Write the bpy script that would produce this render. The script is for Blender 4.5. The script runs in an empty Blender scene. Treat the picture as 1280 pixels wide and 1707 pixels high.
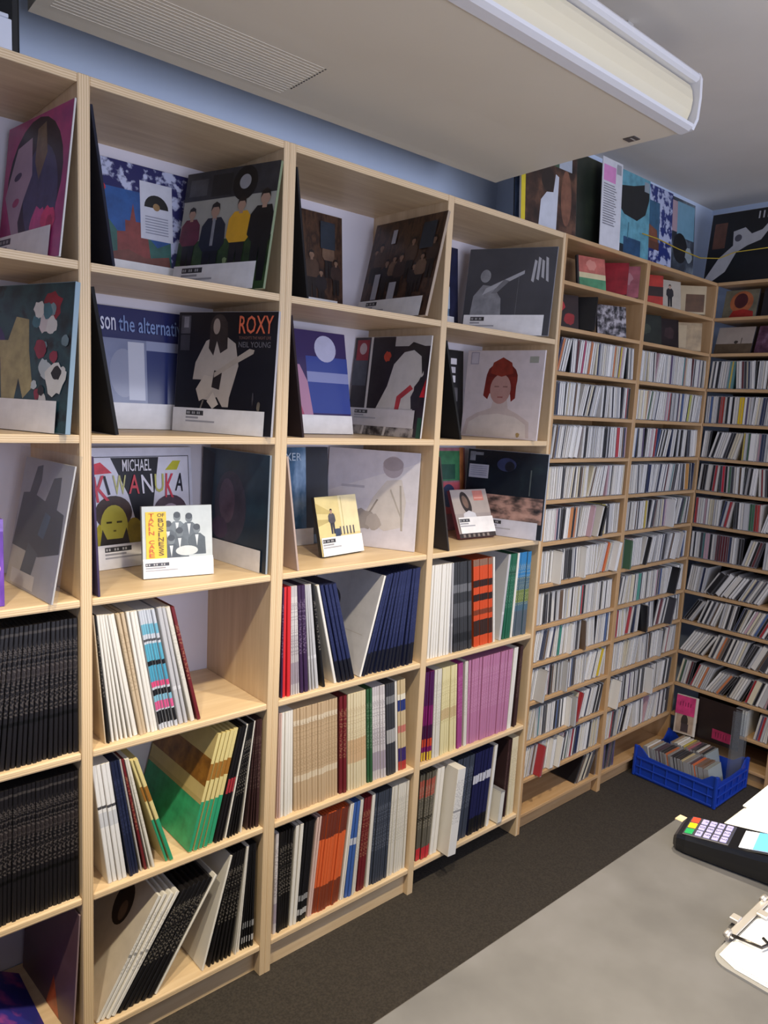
import bpy, bmesh, math, random
from mathutils import Matrix, Vector
random.seed(7)
SC = bpy.context.scene
COL = SC.collection
# ------------------------------------------------------------------ camera
cam_d = bpy.data.cameras.new('camera'); cam = bpy.data.objects.new('camera', cam_d); COL.objects.link(cam)
cam_d.sensor_fit = 'VERTICAL'; cam_d.sensor_height = 36.0; cam_d.lens = 36.0 * 1237.53 / 1707.0
cam_d.clip_start = 0.02; cam_d.clip_end = 50
CR = Vector((0.74787, -0.66190, 0.05076)); CU = Vector((0.05539, 0.13841, 0.98882)); CF = Vector((0.66153, 0.73670, -0.14018))
CP = Vector((-0.38967, -1.61696, 1.63017))
cam.matrix_world = Matrix(((CR.x, CU.x, -CF.x, CP.x), (CR.y, CU.y, -CF.y, CP.y), (CR.z, CU.z, -CF.z, CP.z), (0, 0, 0, 1)))
SC.camera = cam
# ------------------------------------------------------------------ light and exposure
SC.view_settings.view_transform = 'Standard'; SC.view_settings.look = 'None'
SC.view_settings.exposure = 0.12; SC.view_settings.gamma = 1.0; SC.view_settings.use_curve_mapping = False
world = bpy.data.worlds.new('world'); SC.world = world; world.use_nodes = True
world.node_tree.nodes['Background'].inputs[0].default_value = (0.62, 0.74, 1.0, 1)
world.node_tree.nodes['Background'].inputs[1].default_value = 0.25
DAY = 68.0       # daylight through the shop window behind the camera
SPOT = 105.0      # each ceiling downlight over the counter
def area(name, loc, rot, sx, sy, power, color):
    d = bpy.data.lights.new(name, 'AREA'); d.shape = 'RECTANGLE'; d.size = sx; d.size_y = sy; d.energy = power; d.color = color
    o = bpy.data.objects.new(name, d); COL.objects.link(o); o.location = loc; o.rotation_euler = rot
    return o
area('window_daylight', (0.9, -3.32, 1.55), (math.radians(90), 0, 0), 3.3, 1.5, DAY, (0.78, 0.82, 1.0))
# ------------------------------------------------------------------ dimensions (metres; y = 0 is the shelf fronts, +y into the wall)
X_AB, X_BC, X_CD, X_DE, X_E, X_F = 0.1936, 0.6934, 1.2688, 1.8478, 2.4144, 3.0136
TOP = 2.26
LPZ = [1.897, 1.5376, 1.1755, 0.8179, 0.4583, 0.0966]          # record shelf surfaces from the top down
CDZ = [2.1043, 1.9462, 1.7882, 1.6304, 1.4722, 1.3186, 1.1608, 0.9992, 0.8371, 0.6912, 0.5390, 0.3775, 0.2243, 0.0816]
WALL_Y, WALL_Y2, WALL_X, CEIL = 0.345, 0.20, 3.30, 2.662
# ------------------------------------------------------------------ materials
def lin(h):
    if not isinstance(h, str): return tuple(h) + (1,) if len(h) == 3 else h
    h = h.lstrip('#'); v = [int(h[i:i + 2], 16) / 255 for i in (0, 2, 4)]
    return tuple((c / 12.92 if c <= 0.04045 else ((c + 0.055) / 1.055) ** 2.4) for c in v) + (1,)
MATS = {}
def base_mat(name, rough=0.5):
    m = bpy.data.materials.new(name); m.use_nodes = True
    b = m.node_tree.nodes['Principled BSDF']; b.inputs['Roughness'].default_value = rough
    return m, m.node_tree, b
def flat(c, rough=0.45, metal=0.0, coat=0.0):
    key = ('flat', c, rough, metal, coat)
    if key not in MATS:
        m, nt, b = base_mat('paint_' + str(c).strip('#'), rough)
        b.inputs['Base Color'].default_value = lin(c); b.inputs['Metallic'].default_value = metal
        b.inputs['Coat Weight'].default_value = coat
        MATS[key] = m
    return MATS[key]
def ramp_node(nt, stops, interp='LINEAR'):
    r = nt.nodes.new('ShaderNodeValToRGB'); r.color_ramp.interpolation = interp
    els = r.color_ramp.elements
    while len(els) > 1: els.remove(els[0])
    els[0].position = stops[0][0]; els[0].color = lin(stops[0][1])
    for p, c in stops[1:]:
        e = els.new(p); e.color = lin(c)
    return r
def coords(nt, scale=(1, 1, 1), loc=(0, 0, 0), kind='Object'):
    t = nt.nodes.new('ShaderNodeTexCoord'); mp = nt.nodes.new('ShaderNodeMapping')
    mp.inputs['Scale'].default_value = scale; mp.inputs['Location'].default_value = loc
    nt.links.new(t.outputs[kind], mp.inputs['Vector'])
    return mp.outputs['Vector']
def noise(nt, vec, scale, detail=3, rough=0.55):
    n = nt.nodes.new('ShaderNodeTexNoise'); n.inputs['Scale'].default_value = scale
    n.inputs['Detail'].default_value = detail; n.inputs['Roughness'].default_value = rough
    nt.links.new(vec, n.inputs['Vector'])
    return n.outputs['Fac']
def mottled(stops, scale=12.0, rough=0.35, interp='LINEAR', stretch=(1, 1, 1), detail=4, loc=(0, 0, 0), coat=0.0, bump=0.0):
    key = ('mot', tuple(stops), scale, rough, interp, stretch, detail, loc, coat, bump)
    if key not in MATS:
        m, nt, b = base_mat('mottled_' + str(len(MATS)), rough)
        f = noise(nt, coords(nt, stretch, loc), scale, detail)
        r = ramp_node(nt, stops, interp); nt.links.new(f, r.inputs['Fac'])
        nt.links.new(r.outputs['Color'], b.inputs['Base Color'])
        b.inputs['Coat Weight'].default_value = coat
        if bump:
            bp = nt.nodes.new('ShaderNodeBump'); bp.inputs['Strength'].default_value = bump; bp.inputs['Distance'].default_value = 0.002
            nt.links.new(f, bp.inputs['Height']); nt.links.new(bp.outputs['Normal'], b.inputs['Normal'])
        MATS[key] = m
    return MATS[key]
def wood(axis):
    st = {'x': (1.2, 14, 14), 'y': (14, 1.2, 14), 'z': (14, 14, 1.2)}[axis]
    return mottled(((0.30, '#cfb28c'), (0.5, '#d9be98'), (0.7, '#e2c9a5')), 3.2, 0.5, 'LINEAR', st, 6, (0, 0, 0), 0.08, 0.04)
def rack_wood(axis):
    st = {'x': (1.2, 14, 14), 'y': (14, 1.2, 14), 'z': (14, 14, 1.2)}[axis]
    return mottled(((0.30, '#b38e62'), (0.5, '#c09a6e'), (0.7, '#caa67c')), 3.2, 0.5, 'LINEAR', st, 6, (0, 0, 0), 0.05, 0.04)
def ply_edge(axis):
    key = ('ply', axis)
    if key not in MATS:
        m, nt, b = base_mat('plywood_edge_' + axis, 0.55)
        w = nt.nodes.new('ShaderNodeTexWave'); w.wave_type = 'BANDS'; w.bands_direction = axis.upper()
        w.inputs['Scale'].default_value = 62.0; w.inputs['Distortion'].default_value = 0.7; w.inputs['Detail'].default_value = 2
        nt.links.new(coords(nt), w.inputs['Vector'])
        r = ramp_node(nt, ((0.0, '#c8aa82'), (0.35, '#dcc098'), (1.0, '#e4cba6'))); nt.links.new(w.outputs['Fac'], r.inputs['Fac'])
        nt.links.new(r.outputs['Color'], b.inputs['Base Color']); MATS[key] = m
    return MATS[key]
def clear_plastic(name='clear_plastic', tint='#e8eef6', alpha=0.16, rough=0.08):
    key = ('clear', name, tint, alpha)
    if key not in MATS:
        m = bpy.data.materials.new(name); m.use_nodes = True; nt = m.node_tree; nt.nodes.clear()
        out = nt.nodes.new('ShaderNodeOutputMaterial'); mix = nt.nodes.new('ShaderNodeMixShader')
        tr = nt.nodes.new('ShaderNodeBsdfTransparent'); tr.inputs[0].default_value = (0.93, 0.95, 0.97, 1)
        p = nt.nodes.new('ShaderNodeBsdfPrincipled'); p.inputs['Base Color'].default_value = lin(tint); p.inputs['Roughness'].default_value = rough
        mix.inputs[0].default_value = alpha
        nt.links.new(tr.outputs[0], mix.inputs[1]); nt.links.new(p.outputs[0], mix.inputs[2]); nt.links.new(mix.outputs[0], out.inputs['Surface'])
        MATS[key] = m
    return MATS[key]
def spine_mat(base, bands=(), txt=None, rough=0.4):
    """Printed sleeve spine: colour bands along the height (object z over 0.315 m) and a column of small type."""
    key = ('spine', base, tuple(bands), txt, rough)
    if key not in MATS:
        m, nt, b = base_mat('spine_' + base.strip('#') + '_' + str(len(MATS)), rough)
        sep = nt.nodes.new('ShaderNodeSeparateXYZ'); nt.links.new(coords(nt, (1, 1, 1 / 0.315)), sep.inputs[0])
        stops = [(0.0, base)]
        for a, e, c in bands:
            stops += [(a, c), (e, base)]
        if len(stops) == 1: stops.append((1.0, base))
        r = ramp_node(nt, stops, 'CONSTANT'); nt.links.new(sep.outputs['Z'], r.inputs['Fac'])
        colr = r.outputs['Color']
        if txt:
            f = noise(nt, coords(nt, (160, 0.01, 210)), 1.0, 1)
            th = nt.nodes.new('ShaderNodeMath'); th.operation = 'GREATER_THAN'; th.inputs[1].default_value = 0.53; nt.links.new(f, th.inputs[0])
            g1 = nt.nodes.new('ShaderNodeMath'); g1.operation = 'COMPARE'; g1.inputs[1].default_value = 0.62; g1.inputs[2].default_value = 0.25
            nt.links.new(sep.outputs['Z'], g1.inputs[0])
            mu = nt.nodes.new('ShaderNodeMath'); mu.operation = 'MULTIPLY'; nt.links.new(th.outputs[0], mu.inputs[0]); nt.links.new(g1.outputs[0], mu.inputs[1])
            sc2 = nt.nodes.new('ShaderNodeMath'); sc2.operation = 'MULTIPLY'; sc2.inputs[1].default_value = 0.4; nt.links.new(mu.outputs[0], sc2.inputs[0])
            mx = nt.nodes.new('ShaderNodeMix'); mx.data_type = 'RGBA'
            nt.links.new(sc2.outputs[0], mx.inputs['Factor']); nt.links.new(colr, mx.inputs['A']); mx.inputs['B'].default_value = lin(txt)
            colr = mx.outputs['Result']
        nt.links.new(colr, b.inputs['Base Color']); MATS[key] = m
    return MATS[key]
# ------------------------------------------------------------------ object helpers
def tag(o, label, cat, group=None):
    o['label'] = label; o['category'] = cat
    if group: o['group'] = group
    return o
def thing(name, label, cat, loc=(0, 0, 0), rot=(0, 0, 0), group=None):
    o = bpy.data.objects.new(name, None); COL.objects.link(o); o.empty_display_size = 0.05
    o.location = loc; o.rotation_euler = rot
    return tag(o, label, cat, group)
def obj(name, me, parent=None, loc=(0, 0, 0), rot=(0, 0, 0)):
    o = bpy.data.objects.new(name, me); COL.objects.link(o); o.location = loc; o.rotation_euler = rot
    if parent: o.parent = parent
    return o
def mesh_from(name, V, F, mats, idx=None, smooth=False):
    me = bpy.data.meshes.new(name); me.from_pydata(V, [], F)
    for m in mats: me.materials.append(m)
    if idx: me.polygons.foreach_set('material_index', idx)
    if smooth: me.polygons.foreach_set('use_smooth', [True] * len(F))
    me.update(); return me
def bevel_box(name, sx, sy, sz, mat, bev=0.0015, front=None, seg=1):
    """Box centred on its origin; front = material of the -y face (plywood edge)."""
    bm = bmesh.new(); bmesh.ops.create_cube(bm, size=1.0)
    for v in bm.verts: v.co = Vector((v.co.x * sx, v.co.y * sy, v.co.z * sz))
    if bev: bmesh.ops.bevel(bm, geom=list(bm.edges), offset=min(bev, 0.45 * min(sx, sy, sz)), segments=seg, affect='EDGES', profile=0.5)
    bm.normal_update()
    if front:
        for f in bm.faces:
            if f.normal.y < -0.6: f.material_index = 1
    me = bpy.data.meshes.new(name); bm.to_mesh(me); bm.free(); me.materials.append(mat)
    if front: me.materials.append(front)
    return me
def box(name, x0, x1, y0, y1, z0, z1, mat, parent=None, bev=0.0015, front=None, seg=1):
    o = obj(name, bevel_box(name, x1 - x0, y1 - y0, z1 - z0, mat, bev, front, seg), None, ((x0 + x1) / 2, (y0 + y1) / 2, (z0 + z1) / 2))
    if parent:
        o.parent = parent; o.location = Vector(o.location) - Vector(parent.location)
    return o
def structure(o): o['kind'] = 'structure'; return o
def tube(name, pts, r, mat, parent=None, n=8):
    V, F = [], []
    P = [Vector(p) for p in pts]
    for i, p in enumerate(P):
        d = (P[min(i + 1, len(P) - 1)] - P[max(i - 1, 0)]).normalized()
        a = d.cross(Vector((0, 0, 1)) if abs(d.z) < 0.9 else Vector((1, 0, 0))).normalized(); b = d.cross(a)
        for k in range(n):
            t = 2 * math.pi * k / n; V.append(tuple(p + a * (r * math.cos(t)) + b * (r * math.sin(t))))
    for i in range(len(P) - 1):
        for k in range(n):
            F.append((i * n + k, i * n + (k + 1) % n, (i + 1) * n + (k + 1) % n, (i + 1) * n + k))
    F.append(tuple(range(n))[::-1]); F.append(tuple((len(P) - 1) * n + k for k in range(n)))
    return obj(name, mesh_from(name, V, F, [mat], None, True), parent)
ONES = ['zeroth', 'first', 'second', 'third', 'fourth', 'fifth', 'sixth', 'seventh', 'eighth', 'ninth', 'tenth', 'eleventh', 'twelfth', 'thirteenth', 'fourteenth', 'fifteenth', 'sixteenth', 'seventeenth', 'eighteenth', 'nineteenth']
TENS = {2: ('twentieth', 'twenty'), 3: ('thirtieth', 'thirty'), 4: ('fortieth', 'forty'), 5: ('fiftieth', 'fifty'), 6: ('sixtieth', 'sixty'), 7: ('seventieth', 'seventy')}
def ordinal(n):
    if n < 20: return ONES[n]
    return TENS[n // 10][0] if n % 10 == 0 else TENS[n // 10][1] + '-' + ONES[n % 10]
# ------------------------------------------------------------------ the room
wall_m = mottled(((0.3, '#cbdaf2'), (0.7, '#d3e1f6')), 3.0, 0.75, bump=0.05)
panel_m = mottled(((0.3, '#cdc9d4'), (0.7, '#d6d2dc')), 3.0, 0.7)
ceil_m = mottled(((0.3, '#e0d9cf'), (0.7, '#e8e1d7')), 2.5, 0.85, bump=0.03)
carpet = mottled(((0.35, '#2c2723'), (0.5, '#35302b'), (0.62, '#3d3731')), 160.0, 0.95, 'LINEAR', (1, 1, 1), 6, bump=0.6)
structure(box('floor', -2.1, 3.42, -3.5, 0.45, -0.08, 0.0, carpet, bev=0))
structure(box('ceiling', -2.1, 3.42, -3.5, 0.45, CEIL, CEIL + 0.08, ceil_m, bev=0))
structure(box('wall_back', -2.1, 1.865, WALL_Y, 0.45, 0, CEIL, wall_m, bev=0))
structure(box('wall_back_right', 1.865, 3.30, WALL_Y2, 0.45, 0, CEIL, wall_m, bev=0))
structure(box('wall_right', WALL_X, 3.42, -3.5, 0.45, 0, CEIL, wall_m, bev=0))
structure(box('wall_left', -2.1, -2.0, -3.5, 0.45, 0, CEIL, wall_m, bev=0))
wf = structure(box('wall_front', -2.1, 3.42, -3.5, -3.4, 0, 0.72, wall_m, bev=0))
box('lintel', -2.1, 3.42, -3.5, -3.4, 2.38, CEIL, wall_m, wf, bev=0)
box('pier', -2.1, -0.85, -3.5, -3.4, 0.72, 2.38, wall_m, wf, bev=0)
box('pier', 2.65, 3.42, -3.5, -3.4, 0.72, 2.38, wall_m, wf, bev=0)
win = structure(bpy.data.objects.new('window_1', None)); COL.objects.link(win); win.location = (0.9, -3.45, 0.72)
for x in (-0.85, 0.28, 1.42, 2.60): box('window_frame', x, x + 0.05, -3.49, -3.41, 0.72, 2.38, flat('#e8e6e0'), win)
for z in (0.72, 2.33): box('window_frame', -0.85, 2.65, -3.49, -3.41, z, z + 0.05, flat('#e8e6e0'), win)
for x in (-0.80, 0.33, 1.47): box('pane', x, x + 1.09, -3.455, -3.447, 0.77, 2.33, clear_plastic('window_glass', '#f2f6ff', 0.06, 0.02), win, bev=0)
# downlights recessed in the ceiling above the counter (they light the lower shelves and the counter)
for i, (x, y) in enumerate(((-0.55, -0.98), (0.35, -1.0), (1.25, -1.0))):
    t = thing('ceiling_downlight', 'round recessed ceiling downlight, %s from the left above the counter' % ordinal(i + 1), 'downlight', (x, y, CEIL), group='downlights above the counter')
    V, F = [], []
    for k in range(20):
        a = 2 * math.pi * k / 20
        for r, z in ((0.062, 0.0), (0.062, -0.008), (0.048, -0.008), (0.044, -0.001)): V.append((r * math.cos(a), r * math.sin(a), z))
    for k in range(20):
        j = (k + 1) % 20
        for s in range(3): F.append((k * 4 + s, j * 4 + s, j * 4 + s + 1, k * 4 + s + 1))
    obj('trim_ring', mesh_from('trim_ring', V, F, [flat('#e9e6df')], None, True), t)
    d = bpy.data.lights.new('lamp', 'SPOT'); d.energy = SPOT; d.color = (1.0, 0.86, 0.62); d.spot_size = math.radians(108); d.spot_blend = 0.7; d.shadow_soft_size = 0.045
    lo = bpy.data.objects.new('lamp', d); COL.objects.link(lo); lo.parent = t; lo.location = (0, 0, -0.02); lo.rotation_euler = (0, 0, 0)
# ------------------------------------------------------------------ record shelving
TH = 0.018
def shelf_unit(name, label, panels, bays, depth, zs, th, plinth, group=None, deep=None):
    x0 = panels[0][0]; x1 = panels[-1][1]
    u = thing(name, label, 'shelf unit', ((x0 + x1) / 2, depth / 2, 0), group=group)
    wd = wood if depth > 0.3 else rack_wood
    ed = ply_edge if depth > 0.3 else (lambda a: None)
    for a, b in panels: box('side_panel', a, b, 0, depth, 0, TOP, wd('z'), u, 0.0015, ed('x'))
    for i, (a, b) in enumerate(bays):
        box('top_board', a, b, 0.001, depth, TOP - th, TOP, wd('x'), u, 0.0015, ed('z'))
        for z in zs: box('shelf', a, b, 0.001, depth - 0.006, z - th, z, wd('x'), u, 0.004 if z < 1.3 and th > 0.015 else 0.002, ed('z'), 2)
        box('back_panel', a, b, depth - 0.006, depth, zs[-1], TOP - th, panel_m if depth > 0.3 else wd('z'), u, 0)
        if plinth[i]: box('plinth', a, b, plinth[i], plinth[i] + 0.016, 0.0, zs[-1] - th, wd('x'), u, 0.001)
    return u
shelf_unit('record_shelf_unit', 'tall birch plywood record shelf unit nearest the camera, with two bays', [(-0.355, -0.33), (X_AB - 0.0125, X_AB + 0.0125), (X_BC - 0.018, X_BC - 0.0005)], [(-0.33, X_AB - 0.0125), (X_AB + 0.0125, X_BC - 0.018)], WALL_Y, LPZ, TH, [0.03, 0.03])
shelf_unit('record_shelf_unit', 'tall birch plywood record shelf unit in the middle, under the air conditioner end', [(X_BC, X_BC + 0.018), (X_CD - 0.0125, X_CD + 0.0125), (X_DE - 0.0125, X_DE)], [(X_BC + 0.018, X_CD - 0.0125), (X_CD + 0.0125, X_DE - 0.0125)], WALL_Y, LPZ, TH, [0.02, 0.20])
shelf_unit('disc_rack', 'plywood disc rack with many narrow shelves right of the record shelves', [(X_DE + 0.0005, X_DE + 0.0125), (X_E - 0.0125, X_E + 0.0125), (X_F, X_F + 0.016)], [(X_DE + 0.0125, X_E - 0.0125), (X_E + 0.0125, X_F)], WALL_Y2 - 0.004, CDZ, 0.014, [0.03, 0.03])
# disc rack along the right-hand wall: built like the other, turned a quarter turn (shelf fronts at x = X_F)
def right_rack():
    D = WALL_X - X_F - 0.004
    u = thing('disc_rack', 'dark shaded disc rack along the right-hand wall beyond the corner', 'shelf unit', (X_F + D / 2, -0.5, 0))
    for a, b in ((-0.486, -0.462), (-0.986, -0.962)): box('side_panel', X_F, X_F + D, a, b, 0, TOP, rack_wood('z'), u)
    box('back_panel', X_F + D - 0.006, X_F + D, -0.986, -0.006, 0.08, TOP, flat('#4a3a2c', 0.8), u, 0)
    for a, b in ((-0.462, -0.001), (-0.962, -0.486)):
        box('top_board', X_F, X_F + D - 0.006, a, b, TOP - 0.014, TOP, rack_wood('y'), u)
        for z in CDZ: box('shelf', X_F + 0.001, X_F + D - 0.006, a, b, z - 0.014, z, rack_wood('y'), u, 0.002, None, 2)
        box('plinth', X_F + 0.03, X_F + 0.046, a, b, 0, CDZ[-1] - 0.014, rack_wood('y'), u)
right_rack()
# ------------------------------------------------------------------ air conditioner under the ceiling
def extrude_x(name, prof, x0, x1, mat, parent, caps=True):
    n = len(prof); V = [(x0, y, z) for y, z in prof] + [(x1, y, z) for y, z in prof]
    F = [(i, (i + 1) % n, n + (i + 1) % n, n + i) for i in range(n)]
    if caps: F += [tuple(range(n))[::-1], tuple(range(n, 2 * n))]
    me = mesh_from(name, V, F, [mat])
    bm = bmesh.new(); bm.from_mesh(me); bmesh.ops.recalc_face_normals(bm, faces=bm.faces); bm.to_mesh(me); bm.free()
    o = obj(name, me); o.parent = parent; o.location = -Vector(parent.location)
    return o
ac_m = mottled(((0.3, '#e2d9c8'), (0.7, '#e8dfce')), 2.0, 0.5)
ac_w = flat('#dedde0', 0.35)
AX0, AX1 = 0.19, 1.845
ac = thing('air_conditioner', 'long cream ceiling air conditioner with white-framed outlet above the shelves', 'air conditioner', (1.0, 0.0, 2.5))
extrude_x('casing', [(0.338, 2.486), (0.30, 2.489), (0.06, 2.497), (-0.02, 2.499), (-0.385, 2.500), (-0.385, 2.66), (0.338, 2.66)], AX0, AX1, ac_m, ac)
extrude_x('outlet_bottom_rail', [(-0.385, 2.497), (-0.415, 2.500), (-0.428, 2.508), (-0.430, 2.516), (-0.422, 2.522), (-0.385, 2.524)], AX0, AX1, ac_w, ac)
extrude_x('outlet_top_rail', [(-0.385, 2.66), (-0.385, 2.634), (-0.425, 2.634), (-0.434, 2.640), (-0.434, 2.652), (-0.428, 2.66)], AX0, AX1, ac_w, ac)
extrude_x('outlet_end_cap', [(-0.385, 2.499), (-0.425, 2.503), (-0.437, 2.53), (-0.440, 2.59), (-0.437, 2.645), (-0.430, 2.66), (-0.385, 2.66)], AX1 - 0.002, AX1 + 0.012, ac_w, ac)
extrude_x('outlet_end_cap', [(-0.385, 2.499), (-0.425, 2.503), (-0.437, 2.53), (-0.440, 2.59), (-0.437, 2.645), (-0.430, 2.66), (-0.385, 2.66)], AX0 - 0.012, AX0 + 0.002, ac_w, ac)
extrude_x('outlet_flap', [(-0.398, 2.527), (-0.408, 2.527), (-0.419, 2.555), (-0.422, 2.585), (-0.417, 2.612), (-0.408, 2.630), (-0.398, 2.630)], AX0 + 0.004, AX1 - 0.006, flat('#e3d9bd', 0.3), ac)
extrude_x('outlet_shade_strip', [(-0.385, 2.524), (-0.390, 2.524), (-0.390, 2.634), (-0.385, 2.634)], AX0 + 0.003, AX1 - 0.003, flat('#3a3735', 0.8), ac)  # solid dark strip, colour stands in for the shade behind the flap
for k in range(16):
    y = 0.075 + 0.0135 * k; zb = 2.497 - (y - 0.06) / 0.24 * 0.008
    o = box('grille_slat', AX0 + 0.03, 0.842, y, y + 0.004, zb - 0.0007, zb + 0.001, ac_m, ac, 0.001)
for k in range(14):
    y = 0.075 + 0.012 * k
    box('vent_slot', 0.845, 0.8485, y, y + 0.006, 2.4955 - 0.006 * k / 14, 2.4985 - 0.006 * k / 14, flat('#4b4745', 0.7), ac, 0)
box('badge', 1.775, 1.812, -0.275, -0.235, 2.4970, 2.503, flat('#4e4a48', 0.4), ac, 0.001)
box('badge_print', 1.78, 1.807, -0.262, -0.257, 2.4966, 2.4974, flat('#b9b4ac', 0.4), ac, 0)
for x in (0.35, 1.68):
    for y in (-0.28, 0.22): box('hanger_bracket', x, x + 0.03, y, y + 0.03, 2.655, 2.7955, flat('#b9b6b0', 0.5), ac, 0.002)
ac.scale = (0.885, 0.885, 0.885); ac.location = (0.840, -0.186, 2.400)     # 1.46 m long unit hung below the ceiling
# dark loudspeaker and white box on top of the left shelf unit
sp = thing('loudspeaker', 'black loudspeaker box standing on top of the leftmost shelf bay', 'loudspeaker', (-0.03, 0.10, TOP))
box('cabinet', -0.155, 0.085, 0.035, 0.30, TOP, TOP + 0.36, flat('#0d0d10', 0.5), sp, 0.004)
box('speaker_grille', -0.14, 0.07, 0.027, 0.036, TOP + 0.02, TOP + 0.34, flat('#08080a', 0.9), sp, 0.002)
wb = thing('white_carton', 'small white carton on top of the leftmost shelf, before the loudspeaker', 'box', (-0.06, 0.0, TOP))
box('carton_body', -0.16, 0.062, 0.004, 0.024, TOP, TOP + 0.055, flat('#cfd3df', 0.5), wb, 0.001)
box('carton_lid', -0.162, 0.056, 0.002, 0.026, TOP + 0.055, TOP + 0.062, flat('#cfd3df', 0.5), wb, 0.001)
# ------------------------------------------------------------------ counter with terminal, clipboard, papers
CZ = 0.95
ct = thing('sales_counter', 'grey vinyl-topped sales counter with light wooden end strip in the foreground', 'counter', (-0.1, -1.36, 0))
vinyl = mottled(((0.3, '#565556'), (0.5, '#5e5d5e'), (0.7, '#656466')), 9.0, 0.42, bump=0.05)
box('countertop', -1.3, 0.812, -1.66, -1.076, CZ - 0.035, CZ, vinyl, ct, 0.003)
box('end_strip', 0.8125, 0.832, -1.66, -1.074, CZ - 0.035, CZ, wood('y'), ct, 0.002)
box('front_panel', -1.28, 0.81, -1.135, -1.115, 0, CZ - 0.035, flat('#4a4540', 0.6), ct, 0.002)
box('end_panel', 0.79, 0.81, -1.64, -1.136, 0, CZ - 0.035, flat('#4a4540', 0.6), ct, 0.002)
box('end_panel', -1.28, -1.26, -1.64, -1.136, 0, CZ - 0.035, flat('#4a4540', 0.6), ct, 0.002)
sd = thing('side_table', 'white laminate side table beyond the end of the grey counter', 'table', (1.2, -1.4, 0))
box('table_top', 0.885, 1.55, -1.75, -1.128, CZ - 0.045, CZ - 0.008, flat('#efece4', 0.4), sd, 0.003)
for x in (0.91, 1.49):
    for y in (-1.72, -1.17): box('leg', x, x + 0.04, y, y + 0.04, 0, CZ - 0.045, flat('#d9d6cf', 0.4), sd, 0.003)
for i, (x0, x1, y0, y1, rz) in enumerate(((0.905, 1.20, -1.345, -1.135, 0.0), (0.965, 1.26, -1.36, -1.125, 0.02))):
    p = obj('paper_sheet', bevel_box('paper_sheet', x1 - x0, y1 - y0, 0.0022, flat('#fbfaf6', 0.6), 0), None, ((x0 + x1) / 2, (y0 + y1) / 2, CZ - 0.0068 + 0.0024 * i), (0, 0, rz))
    tag(p, ('lower' if i == 0 else 'upper') + ' of two white paper pads on the side table beyond the card terminal', 'paper')
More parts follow.
